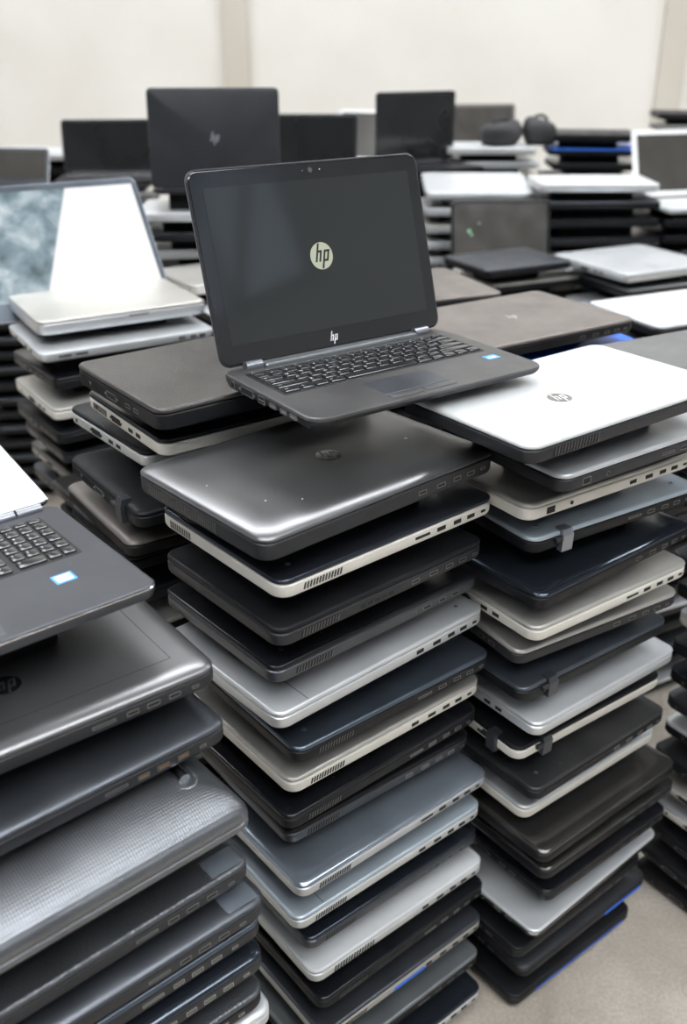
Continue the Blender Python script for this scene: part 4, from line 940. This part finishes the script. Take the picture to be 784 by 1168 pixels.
    if 'A3' in fl:
        # stadium recess with a hinge barrel on the flat of the woven cover
        mb = MB(); mb.loft(.030, .064, [(0,-.002,.015),(0,.0010,.015),(.0012,.0018,.0138),(.0035,.0004,.0115)], 'weave', n=8)
        mb.loft(.0225, .0565, [(0,.0003,.0112),(0,.0008,.0112)], 'slate', n=8)
        link('hinge_recess', mb.mesh('hinge_recess'), lid, (W/2-.046, -D/2+.082, tl-.0018), (R(5),0,0))
        mb = MB(); mb.cyl((0,-.020,.0015), (0,1,0), .0070, .034, 'chrome', 20)
        link('hinge_barrel', mb.mesh('hinge_barrel'), lid, (W/2-.046, -D/2+.084, tl-.0018), (R(5),0,0))
    return root, h+tl

ROWS_TOP = {}
PILE = MB()
def pile_add(row, below_top):
    """laptops buried out of sight in the feet of the stacks go into one pile mesh"""
    stack, x, y, h, yaw, W, D, lm, bm, flags = row
    e, tl = lid_dims(flags); tb = .019; hump = max(0, h-tb-below_top-.0003); q = MB(); r = .019
    q.loft(W, D, [(.003,.0006,r),(0,.0025,r),(0,tl*.7,r),(e,tl,r)], lm, n=2)
    q.loft(W, D, [(.004,0,r),(0,-.0022,r),(0,-tb*.72,r),(.006,-tb,r)], bm, n=2)
    if hump > .001: q.loft(W, D, [(.05,-tb,r),(.05,-tb-hump,r)], 'under', n=1, cap=(False,True))
    c, s_ = math.cos(R(yaw)), math.sin(R(yaw)); b_ = len(PILE.v)
    PILE.v += [(x+c*v[0]-s_*v[1], y+s_*v[0]+c*v[1], h+v[2]) for v in q.v]
    PILE.f += [tuple(b_+i for i in f) for f in q.f]; PILE.m += [PILE.mi(q.mats[k]) for k in q.m]

def build_rows():
    order = []
    for r in ROWS:
        if r[0] not in order: order.append(r[0])
    for s in order:
        rs = [r for r in ROWS if r[0] == s]
        tops = [r[3]+lid_dims(r[9])[1] if r[7] != 'OPEN' else r[3] for r in rs]+[0]
        for i, r in enumerate(rs):
            if r[7] == 'OPEN': continue
            if 'pile' in r[9]: pile_add(r, tops[i+1])
            else: make_closed(r, i, tops[i+1])
        ROWS_TOP[s] = (rs, tops)
    o = link('laptop_pile', PILE.mesh('laptop_pile')); o['kind'] = 'stuff'; o['category'] = 'laptops'
    o['label'] = 'closed laptops buried deep in the feet of the crowded stacks'


# ------------------------------------------------------------------ text helper for key prints
GL = {}
def glyph(ch, size):
    if ch not in GL:
        cu = bpy.data.curves.new('g', 'FONT'); cu.body = ch; cu.size = 1; cu.align_x = 'LEFT'; cu.resolution_u = 1
        ob = bpy.data.objects.new('g', cu); me = bpy.data.meshes.new_from_object(ob)
        GL[ch] = ([tuple(v.co) for v in me.vertices], [tuple(p.vertices) for p in me.polygons])
        bpy.data.objects.remove(ob); bpy.data.meshes.remove(me); bpy.data.curves.remove(cu)
    return GL[ch]
def put_text(mb, txt, x, y, z, size, m):
    k = mb.mi(m)
    for ch in txt:
        if ch == ' ': x += size*.4; continue
        vs, fs = glyph(ch, size); b_ = len(mb.v)
        mb.v += [(x+v[0]*size, y+v[1]*size, z) for v in vs]
        for f in fs: mb.f.append(tuple(b_+i for i in f)); mb.m.append(k)
        x += size*(max([v[0] for v in vs], default=.3)+.08)

ROW_KEYS = [
 [('esc',1),('f1',1),('f2',1),('f3',1),('f4',1),('f5',1),('f6',1),('f7',1),('f8',1),('f9',1),('f10',1),('f11',1),('f12',1),('prt',1),('del',1)],
 [('`',1),('1',1),('2',1),('3',1),('4',1),('5',1),('6',1),('7',1),('8',1),('9',1),('0',1),('-',1),('=',1),('back',2)],
 [('tab',1.5),('Q',1),('W',1),('E',1),('R',1),('T',1),('Y',1),('U',1),('I',1),('O',1),('P',1),('[',1),(']',1),('\\',1.5)],
 [('caps',1.8),('A',1),('S',1),('D',1),('F',1),('G',1),('H',1),('J',1),('K',1),('L',1),(';',1),("'",1),('enter',2.2)],
 [('shift',2.3),('Z',1),('X',1),('C',1),('V',1),('B',1),('N',1),('M',1),(',',1),('.',1),('/',1),('shift',2.7)],
 [('ctrl',1.2),('fn',1),('',1),('alt',1.2),('',5.4),('alt',1.2),('ctrl',1),('<',1),('^',1),('>',1)]]
PAD = [[('',1),('',1),('',1),('',1)],[('num',1),('/',1),('*',1),('-',1)],[('7',1),('8',1),('9',1),('+',1)],[('4',1),('5',1),('6',1),('',1)],[('1',1),('2',1),('3',1),('ent',1)],[('0',2),('.',1),('',1)]]
def keyboard(root, deck_z, x0, x1, y0, y1, pad, gap, fh=.6):
    """y1 is the far (hinge) row edge"""
    kb = MB(); kb.bev(x0-.003, x1+.003, y0-.003, y1+.003, deck_z-.0005, deck_z+.0003, 'dark', .0001, .003)
    plate = link('keyboard', kb.mesh('keyboard_plate'), root)
    lg = MB(); rows = 6; rh = (y1-y0)/(rows-1+fh); y = y1
    padw = (x1-x0)*.205 if pad else 0
    for r in range(rows):
        hgt = rh*(fh if r == 0 else 1)
        for blk, (a, b_) in ((ROW_KEYS[r], (x0, x1-padw-(.005 if pad else 0))), (PAD[r] if pad else [], (x1-padw, x1))):
            tot = sum(w for _, w in blk) or 1; u = (b_-a)/tot; x = a
            for t, w in blk:
                w_ = w*u-gap; h_ = hgt-gap
                if w_ > .002:
                    def f():
                        mb = MB(); mb.loft(w_, h_, [(0,0,.002),(.0002,.0016,.002),(.0007,.0025,.0018),(.0018,.0030,.0014)], 'key', n=3)
                        return mb.mesh('key')
                    link('key', cached(('key', round(w_,4), round(h_,4)), f), plate, (x+gap/2+w_/2, y-gap/2-h_/2, deck_z))
                    if t: put_text(lg, t, x+gap/2+.0022, y-gap/2-min(h_*.55,.0075), deck_z+.0036, .0060 if len(t) == 1 else .0036, 'legend')
                x += w*u
        y -= hgt
    link('key_print', lg.mesh('key_print', 180), plate)
    return plate

def display(root, W, H, hy, hz, tilt, lidm, bezm, glassm, bz=(.014,.014,.022), th=.006, bow=.0, roll=0, r=.014):
    """display half: x across, y up from the hinge, z towards the user"""
    rot = (R(90-tilt), 0, 0)
    mb = MB(); mb.loft(W, H, [(bow+.002,-th,r),(bow*.3+.0005,-th*.8,r),(0,-th*.4,r),(0,-.0008,r),(.001,0,r)], lidm, cy=H/2)
    d = link('display_lid', mb.mesh('display_lid'), root, (0, hy, hz), rot)
    mb = MB(); e, t, b_ = bz
    # bezel: four bars round the glass
    o = .0022
    mb.loft(W-2*o, H-2*o, [(0,-.0002,r-o),(0,.0006,r-o),(.0006,.0010,r-o)], bezm, cy=H/2)
    link('bezel', mb.mesh('bezel'), d)
    sw, sh = W-2*e, H-t-b_
    mb = MB(); mb.box(-sw/2, sw/2, b_, b_+sh, .0008, .0013, glassm)
    s = link('screen', mb.mesh('screen'), d)
    return d, s, (sw, sh, b_)

def deck_mesh(W, D, m, th, r=.016):
    mb = MB()
    mb.loft(W, D, [(.010,-th,r),(.002,-th*.75,r),(0,-th*.45,r),(0,-.0022,r),(.0007,-.0006,r),(.0022,0,r)], m)
    return mb.mesh('base')

def feet(root, W, D, zb, hgt, inset=.05):
    mb = MB(); mb.loft(W, D, [(inset,zb+.0004,.01),(inset,zb-hgt,.01)], 'under', n=3, cap=(True,True)); return link('battery_block', mb.mesh('battery_block'), root)

# ------------------------------------------------------------------ powered open laptop on top
def hero():
    W, D = .376, .229; yaw = 35; th = .022
    n = Vector((-math.sin(R(yaw)), math.cos(R(yaw)))); hinge = Vector((-.006, 1.335))
    c = hinge - n*(D/2-.008); top = 1.222; zb = 1.1945
    root = thing('open_laptop', (c.x, c.y, zb), R(yaw), 'black open laptop with powered dark screen showing a round hp logo, on the centre stacks', 'laptop')
    T = top-zb; rc = .020
    mb = MB()
    mb.loft(W, D, [(.012,T-th,rc),(.003,T-th*.8,rc),(.0006,T-th*.45,rc),(0,T-.0045,rc)], 'graphite')
    mb.loft(W, D, [(0,T-.0045,rc),(0,T-.0028,rc),(.0004,T-.0012,rc),(.0018,T,rc)], 'deck', cap=(False,True))
    mb.v = [(x, y, z if z > T-.0048 else T-.0045+(z-T+.0045)*(.42+.58*min(1, max(0, (y+D/2)/(D*.75))))) for x, y, z in mb.v]  # wedge: thin at the front
    base = link('base', mb.mesh('base'), root)
    feet(root, W, D, T-th+.004, T-th+.004, .06)
    # rear strip between the keys and the hinge
    mb = MB(); mb.bev(-W/2+.058, W/2-.058, D/2-.024, D/2-.0075, T-.0004, T+.0062, 'steelgrey', .003, .003); link('hinge_cover', mb.mesh('hinge_cover'), root)
    for s in (-1, 1):
        mb = MB(); mb.cyl((s*(W/2-.044)-.0125, D/2-.013, T+.003), (1,0,0), .0068, .025, 'hinge', 20); link('hinge', mb.mesh('hinge'), root)
    keyboard(root, T, -W/2+.022, W/2-.026, D/2-.032-.098, D/2-.036, False, .0028)
    mb = MB(); mb.bev(-.065, .040, -D/2+.026, -D/2+.078, T-.0004, T+.0005, 'slate', .0003, .003); tp = link('touchpad', mb.mesh('touchpad'), root)
    for a, b_ in ((-.065,-.014),(-.011,.040)):
        mb = MB(); mb.bev(a, b_, -D/2+.010, -D/2+.024, T-.0004, T+.0010, 'keyedge', .0004, .003); link('touchpad_button', mb.mesh('touchpad_button'), tp)
    mb = MB(); mb.bev(W/2-.048, W/2-.026, -D/2+.060, -D/2+.076, T, T+.0003, 'stickerblue', .0001, .001); mb.box(W/2-.045, W/2-.031, -D/2+.064, -D/2+.069, T+.0003, T+.0004, 'stickerwhite')
    link('processor_sticker', mb.mesh('processor_sticker'), root)
    for kind, u in (('power', D/2-.035), ('vga', D/2-.072), ('lan', D/2-.108), ('hdmi', D/2-.135), ('usb', D/2-.160), ('usb', D/2-.182)):
        link('port', port_mesh(kind, 'hinge', 'rim'), base, (-W/2, u, T-.0095), (0,0,-math.pi/2))
    for k in range(8):
        pass
    link('vent_grille', vent_mesh(9, .003, .006, 0, .0014), base, (-W/2+.0002, D/2-.192, T-.0095), (0,0,-math.pi/2))
    d, s, (sw, sh, sb) = display(root, W, .254, D/2-.006, T+.003, 16.7, 'graphite', 'bezel', 'heroglass', (.021,.024,.028), .008, .004, r=.016)
    # light rim round the display
    mb = MB(); mb.loft(W+.0012, .2552, [(0,-.0030,.0165),(0,-.0012,.0165)], 'hinge', cap=(False,False), cy=.127); link('rim', mb.mesh('display_rim'), d)
    mb = MB(); badge(mb, .0185, 'bootlogo', 'dark', 0); link('boot_logo', mb.mesh('boot_logo'), d, (-.004, sb+sh/2-.002, .0014))
    mb = MB(); badge(mb, .010, None, 'legend', 0, tall=True); link('hp_badge', mb.mesh('hp_badge'), d, (-.006, .014, .0011))
    mb = MB(); mb.cyl((0,0,0), (0,0,1), .0042, .0006, 'slate', 24); mb.cyl((0,0,.0005), (0,0,1), .0026, .0004, 'logowarm', 20); mb.cyl((.016,0,0), (0,0,1), .0008, .0004, 'legend', 10); mb.cyl((-.012,0,0), (0,0,1), .0007, .0004, 'hinge', 10)
    link('webcam', mb.mesh('webcam'), d, (0, .254-.012, .0010))
hero()

# ------------------------------------------------------------------ open laptop at lower left
def left_open():
    W, D, yaw, h = .40, .262, 40.0, 1.09
    a = R(yaw); e = Vector((math.cos(a), math.sin(a))); n = Vector((-math.sin(a), math.cos(a)))
    q = Vector((-.199, .902)); c = q - e*W/2 + n*D/2; zb = 1.0+.0105+.0003; T = h-zb; th = .020
    root = thing('open_laptop', (c.x, c.y, zb), a, 'dark grey open laptop with number pad and wide-open white screen at left edge', 'laptop')
    base = link('base', deck_mesh(W, D, 'deckdark', th), root, (0,0,T)); feet(root, W, D, T-th, T-th, .085)
    mb = MB(); mb.loft(W, D, [(.0003,T-.0036,.016),(-.0005,T-.0030,.0165),(-.0005,T-.0022,.0165),(.0003,T-.0016,.016)], 'chrome', cap=(False,False)); link('trim_strip', mb.mesh('trim_strip'), root)
    keyboard(root, T, -W/2+.02, W/2-.034, D/2-.140, D/2-.030, True, .0026, .7)
    mb = MB(); mb.bev(-.085, .035, -D/2+.012, -D/2+.085, T-.0004, T+.0004, 'slate', .0003, .004); link('touchpad', mb.mesh('touchpad'), root)
    mb = MB(); mb.bev(W/2-.086, W/2-.062, -D/2+.068, -D/2+.088, T, T+.0003, 'stickerblue', .0001, .001); mb.box(W/2-.083, W/2-.065, -D/2+.071, -D/2+.085, T+.0003, T+.0004, 'stickerwhite')
    link('processor_sticker', mb.mesh('processor_sticker'), root)
    for x0, x1 in ((-W/2+.02, -.02), (-.015, W/2-.055), (W/2-.052, W/2-.02)):
        mb = MB(); mb.cyl((x0, D/2-.005, T+.001), (1,0,0), .0065, x1-x0, 'hinge', 20); link('hinge', mb.mesh('hinge'), root)
    d, s, _ = display(root, W-.004, .25, D/2+.001, T+.004, 79, 'graphite', 'bezelwhite', 'whitedisplay', (.003,.003,.004), .006)
left_open()

# ------------------------------------------------------------------ open laptop with a white reflection painted into its screen
def reflection_open():
    r = [q for q in ROWS if q[7] == 'OPEN'][0]; i = [q for q in ROWS if q[0] == 'silverleft'].index(r)
    nxt = [q for q in ROWS if q[0] == 'silverleft'][i+1]; bt = nxt[3]+lid_dims(nxt[9])[1]
    x, y, h, yaw, W, D = r[1:7]; th = .022; zb = bt+.0003; T = h-zb
    root = thing('open_laptop', (x, y, zb), R(yaw), 'silver open laptop with bright white and mottled blue screen, under a champagne laptop', 'laptop')
    base = link('base', deck_mesh(W, D, 'silver', th), root, (0,0,T)); feet(root, W, D, T-th, T-th, .05)
    for kind, u in (('usb',W/2-.03),('usb',W/2-.052),('hdmi',W/2-.078),('sd',-W/2+.05),('sd',-W/2+.085)): link('port', port_mesh(kind,'dark','hinge'), base, (u,-D/2,-.0095))
    for u in (.06,-.02,-.06): link('port', port_mesh('usb','dark','hinge'), base, (-W/2,u,-.0095), (0,0,-math.pi/2))
    d, s, (sw, sh, sb) = display(root, .43, .335, D/2-.002, T+.004, REFLECTION_TILT, 'hinge', 'slateblue', 'litdisplay', (.014,.018,.044), .008, r=.018)
    d.location.x = -.010
    mb = MB(); badge(mb, .008, None, 'legend', 0); link('hp_badge', mb.mesh('hp_badge'), d, (.0, .036, .0012))
REFLECTION_TILT = 38

# ------------------------------------------------------------------ far open laptops: name, hinge centre, facing, sizes
def far_open(x, y, z, yaw, tilt, W, H, D, lidm, bezm, glassm, label, support, back=False, bz=(.012,.012,.02), logo=False, marks=False):
    """x, y, z: middle of the hinge line; the base lies towards the side the screen faces"""
    a = R(yaw+(180 if back else 0)); n = Vector((-math.sin(a), math.cos(a))); c = Vector((x, y)) - n*D/2
    zb = support; T = max(.012, z-zb)
    root = thing('open_laptop', (c.x, c.y, zb), a, label, 'laptop')
    link('base', deck_mesh(W, D, lidm if lidm != 'bezelwhite' else 'white', .016), root, (0,0,T))
    if T > .017: feet(root, W, D, T-.016, T-.016, .04)
    mb = MB(); mb.bev(-W/2+.02, W/2-.02, D/2-.12, D/2-.02, T-.0003, T+.0015, 'key' if lidm != 'bezelwhite' else 'pale', .0005, .003); link('keyboard', mb.mesh('keyboard'), root)
    d, s, _ = display(root, W, H, D/2-.004, T+.002, tilt, lidm, bezm, glassm, bz, .007, .003)
    mb = MB(); mb.cyl((-W/2+.03, D/2-.004, T+.002), (1,0,0), .005, W-.06, 'graphite', 14); link('hinge', mb.mesh('hinge'), root)
    if marks:
        for u, v, q in ((-.105,.10,.006), (-.072,.125,.003), (-.098,.088,.004)):
            mb = MB(); mb.cyl((u, v, .0013), (0,0,1), q, .0002, 'greenmark', 12); link('green_mark', mb.mesh('green_mark'), d)
    if logo:
        mb = MB(); badge(mb, .019, None, 'hinge', 0); link('hp_badge', mb.mesh('hp_badge'), d, (0, H*.5, -.0073), (0, math.pi, 0))
    return root

build_rows()
reflection_open()
def top_of(s): return ROWS_TOP[s][1][0]+.0004
far_open(-.36, 2.86, 1.235, 3, -9, .365, .262, .25, 'graphite', 'bezel', 'glassgrey', 'tall black open laptop seen from behind its lid with faint hp badge', top_of('darkopen'), back=True, logo=True)
far_open(-.925, 4.05, 1.135, 5, 14, .37, .20, .24, 'black', 'bezel', 'glass', 'small black open laptop with black screen at far left', top_of('b77'))
far_open(-.13, 3.90, 1.150, -4, 14, .36, .215, .24, 'black', 'bezel', 'glass', 'black open laptop behind the powered screen, beside the white framed one', top_of('b320'))
far_open(.105, 4.35, 1.142, -18, 22, .30, .215, .22, 'bezelwhite', 'bezelwhite', 'glassgrey', 'white framed open laptop half hidden left of the tall black one', top_of('whiteleft'))
far_open(.277, 4.0, 1.181, 26, 0, .35, .253, .24, 'black', 'bezel', 'glass', 'tall black open laptop with black screen right of the powered laptop', top_of('b428'))
far_open(.63, 4.75, 1.150, 6, 12, .33, .20, .24, 'taupe', 'taupe', 'glassgrey', 'dull grey open laptop far behind, left of the black bags', top_of('greyfar'))
far_open(.525, 3.27, .945, 4, 18, .335, .200, .10, 'graphite', 'bezel', 'glassgrey', 'dark grey open screen with green marks standing before the silver stack', .925, marks=True)
far_open(1.195, 3.60, 1.105, 14, 20, .34, .235, .24, 'bezelwhite', 'bezelwhite', 'glassgrey', 'white framed open laptop at right edge', top_of('whiteopen'), bz=(.020,.018,.024))
far_open(-1.20, 3.62, 1.145, -6, 22, .30, .13, .22, 'silver', 'slate', 'glassgrey', 'small open laptop with brown grey screen cut by left edge', top_of('leftedge'))

# ------------------------------------------------------------------ black bags on the far stack
def bag(name, x, y, z, sx, sy, sz, rz, label):
    root = thing(name, (x, y, z), R(rz), label, 'bag', 'black bags on the far stack')
    mb = MB(); rings = []
    for j in range(0, 13):
        t = j/12; a = math.pi*t; rings.append((sx*.5*(1-math.sin(max(.12,min(math.pi-.12,a)))**.6)*.55, sz*(1-math.cos(a))/2, sy*.4))
    mb.loft(sx, sy, rings, 'cloth', n=6)
    rnd = random.Random(int(x*1000)); ph = rnd.random()*6
    mb.v = [(v[0]+.006*math.sin(v[1]*40+ph), v[1]+.006*math.sin(v[0]*45+ph), v[2]+(.012*math.sin(v[0]*28+ph)*math.cos(v[1]*33) if v[2] > .01 else 0)) for v in mb.v]
    link('body', mb.mesh('bag_body', 60), root)
    mb = MB(); n = 14; pr = None
    for i in range(n+1):
        a = math.pi*i/n; p = Vector((math.cos(a)*sx*.22, 0, sz*.93+math.sin(a)*sz*.22))
        if pr is not None: mb.cyl(pr, p-pr, .006, (p-pr).length*1.1, 'cloth', 8)
        pr = p
    link('handle', mb.mesh('bag_handle'), root)
zt = top_of('mixed')
bag('laptop_bag', .63, 4.12, zt, .17, .14, .085, 12, 'lumpy black bag at left on the far mixed stack')
bag('laptop_bag', .785, 4.14, zt, .13, .13, .095, -8, 'smaller upright black bag at right on the far mixed stack')

# ------------------------------------------------------------------ the room
def grid_plane(name, pts, m):
    me = bpy.data.meshes.new(name); me.from_pydata(pts, [], [(0,1,2,3)]); me.materials.append(m); return struct(link(name, me))
def concrete():
    m, t, b = nt('worn concrete'); N = t.nodes.new; L = t.links.new; tc = N('ShaderNodeTexCoord')
    a = N('ShaderNodeTexNoise'); a.inputs['Scale'].default_value = 5; a.inputs['Detail'].default_value = 9; a.inputs['Distortion'].default_value = .6; L(tc.outputs['Object'], a.inputs['Vector'])
    cr = N('ShaderNodeValToRGB'); L(a.outputs['Fac'], cr.inputs[0]); e = cr.color_ramp.elements
    e[0].position = .30; e[0].color = (.27,.235,.195,1); e[1].position = .7; e[1].color = (.44,.395,.34,1)
    g = N('ShaderNodeTexNoise'); g.inputs['Scale'].default_value = 160; g.inputs['Detail'].default_value = 4; L(tc.outputs['Object'], g.inputs['Vector'])
    mx = N('ShaderNodeMix'); mx.data_type = 'RGBA'; mx.blend_type = 'OVERLAY'; mx.inputs[0].default_value = .35; L(cr.outputs[0], mx.inputs[6]); L(g.outputs['Fac'], mx.inputs[7])
    v = N('ShaderNodeTexVoronoi'); v.feature = 'DISTANCE_TO_EDGE'; v.inputs['Scale'].default_value = 2.3
    nz = N('ShaderNodeTexNoise'); nz.inputs['Scale'].default_value = 6; L(tc.outputs['Object'], nz.inputs['Vector'])
    ad = N('ShaderNodeVectorMath'); ad.operation = 'MULTIPLY_ADD'; L(nz.outputs['Color'], ad.inputs[0]); ad.inputs[1].default_value = (.35,.35,.35); L(tc.outputs['Object'], ad.inputs[2]); L(ad.outputs[0], v.inputs['Vector'])
    r = N('ShaderNodeMapRange'); r.inputs['From Min'].default_value = 0; r.inputs['From Max'].default_value = .012; r.inputs['To Min'].default_value = .82; L(v.outputs['Distance'], r.inputs['Value'])
    sc = N('ShaderNodeVectorMath'); sc.operation = 'SCALE'; L(mx.outputs[2], sc.inputs[0]); L(r.outputs['Result'], sc.inputs['Scale'])
    L(sc.outputs[0], b.inputs['Base Color']); setin(b, 'Roughness', .62)
    bp = N('ShaderNodeBump'); bp.inputs['Strength'].default_value = .25; bp.inputs['Distance'].default_value = .002; L(g.outputs['Fac'], bp.inputs['Height']); L(bp.outputs[0], b.inputs['Normal'])
    return m
def plaster(name, c1, c2):
    m, t, b = nt(name); N = t.nodes.new; L = t.links.new; tc = N('ShaderNodeTexCoord')
    a = N('ShaderNodeTexNoise'); a.inputs['Scale'].default_value = 1.6; a.inputs['Detail'].default_value = 7; L(tc.outputs['Object'], a.inputs['Vector'])
    cr = N('ShaderNodeValToRGB'); L(a.outputs['Fac'], cr.inputs[0]); e = cr.color_ramp.elements; e[0].position = .35; e[0].color = (*c1,1); e[1].position = .65; e[1].color = (*c2,1)
    L(cr.outputs[0], b.inputs['Base Color']); setin(b, 'Roughness', .8)
    g = N('ShaderNodeTexNoise'); g.inputs['Scale'].default_value = 60; L(tc.outputs['Object'], g.inputs['Vector'])
    bp = N('ShaderNodeBump'); bp.inputs['Strength'].default_value = .15; bp.inputs['Distance'].default_value = .003; L(g.outputs['Fac'], bp.inputs['Height']); L(bp.outputs[0], b.inputs['Normal'])
    return m
X0, X1, Y0, Y1, ZC = -5.5, 6.5, -4.5, 6.5, 5.2
cm = concrete(); wm = plaster('cream plaster', (.68,.65,.595), (.74,.712,.665)); pm = plaster('beige painted pilaster', (.52,.475,.405), (.57,.53,.465)); dm = plaster('ceiling board', (.22,.235,.255), (.26,.275,.295))
grid_plane('floor', [(X0,Y0,0),(X1,Y0,0),(X1,Y1,0),(X0,Y1,0)], cm)
grid_plane('wall_back', [(X0,Y1,0),(X1,Y1,0),(X1,Y1,ZC),(X0,Y1,ZC)], wm)
sm = plaster('grey side wall', (.26,.27,.285), (.32,.33,.345))
grid_plane('wall_left', [(X0,Y0,0),(X0,Y1,0),(X0,Y1,ZC),(X0,Y0,ZC)], sm)
grid_plane('wall_right', [(X1,Y1,0),(X1,Y0,0),(X1,Y0,ZC),(X1,Y1,ZC)], sm)
grid_plane('wall_front', [(X1,Y0,0),(X0,Y0,0),(X0,Y0,ZC),(X1,Y0,ZC)], sm)
grid_plane('ceiling', [(X0,Y0,ZC),(X0,Y1,ZC),(X1,Y1,ZC),(X1,Y0,ZC)], dm)
M['pilaster'] = pm
for i, x in enumerate((-.650, 2.005, -3.3, 4.66)):
    mb = MB(); mb.box(x-.078, x+.078, Y1-.035, Y1-.001, 0, ZC-.002, 'pilaster'); struct(link('trim_%d' % (i+1), mb.mesh('pilaster')))
# steel roof beams below the ceiling
M['beam'] = mat('grey painted steel', (.10,.11,.12), .5, .3)
for i, y in enumerate((-3.4, -1.3, .8, 2.9, 5.0)):
    mb = MB(); mb.box(X0+.01, X1-.01, y-.05, y+.05, ZC-.42, ZC-.39, 'beam'); mb.box(X0+.01, X1-.01, y-.05, y+.05, ZC-.05, ZC-.02, 'beam'); mb.box(X0+.01, X1-.01, y-.008, y+.008, ZC-.40, ZC-.04, 'beam')
    struct(link('trim_%d' % (i+5), mb.mesh('roof_beam')))
# unseen glowing panels added under the ceiling to light the stacks
M['skylight'] = emis('daylight panel', (.95,.975,1.0), PANEL_GLOW, (.8,.8,.8,1), .5)
k = 0
for (xa, xb, ya, yb) in PANEL_RECTS:
    k += 1; mb = MB(); mb.box(xa, xb, ya, yb, ZC-.016, ZC-.002, 'skylight')
    struct(link('window_%d' % k, mb.mesh('roof_light')))

# unseen bluish glow panel with bars, added for reflections in the powered screen
M['frosted'] = emis('frosted window glass', (.42,.60,.80), .9, (.3,.3,.3,1), .5)
k += 1; mb = MB(); mb.box(X1-.02, X1-.004, -3.6, -1.25, 3.35, 4.75, 'frosted'); wn = struct(link('window_%d' % k, mb.mesh('clerestory')))
mb = MB(); mb.box(X1-.05, X1-.003, -3.68, -1.17, 3.27, 3.35, 'beam'); mb.box(X1-.05, X1-.003, -3.68, -1.17, 4.75, 4.83, 'beam')
for y in (-3.64, -2.85, -2.03, -1.21): mb.box(X1-.05, X1-.003, y-.04, y+.04, 3.35, 4.75, 'beam')
for ya, yb in ((-3.6, -2.87), (-2.83, -2.05), (-2.0, -1.25)): mb.hexa([(X1-.06,ya,3.36),(X1-.04,ya,3.36),(X1-.04,ya+.12,3.36),(X1-.06,ya+.12,3.36),(X1-.06,yb-.12,4.74),(X1-.04,yb-.12,4.74),(X1-.04,yb,4.74),(X1-.06,yb,4.74)], 'beam')
link('window_frame', mb.mesh('window_frame'), wn)

# ------------------------------------------------------------------ camera, world, colour
w = bpy.data.worlds.new('world'); bpy.context.scene.world = w; w.use_nodes = True
w.node_tree.nodes['Background'].inputs[0].default_value = (.75,.85,1,1); w.node_tree.nodes['Background'].inputs[1].default_value = .15
cam = bpy.data.cameras.new('camera'); co = bpy.data.objects.new('camera', cam); C.objects.link(co)
co.location = (0, 0, 1.62); co.rotation_euler = (R(90-26.2), 0, 0)
cam.sensor_fit = 'VERTICAL'; cam.sensor_height = 36; cam.lens = 1100/1168*36; cam.clip_start = .05
cam.dof.use_dof = True; cam.dof.focus_distance = 1.28; cam.dof.aperture_fstop = 3.2
sc = bpy.context.scene; sc.camera = co
sc.view_settings.view_transform = 'Standard'; sc.view_settings.look = 'None'; sc.view_settings.gamma = 1; sc.view_settings.use_curve_mapping = False
sc.view_settings.exposure = EXPO
sc.cycles.use_denoising = True
sc.cycles.max_bounces = 6; sc.cycles.diffuse_bounces = 4; sc.cycles.glossy_bounces = 3
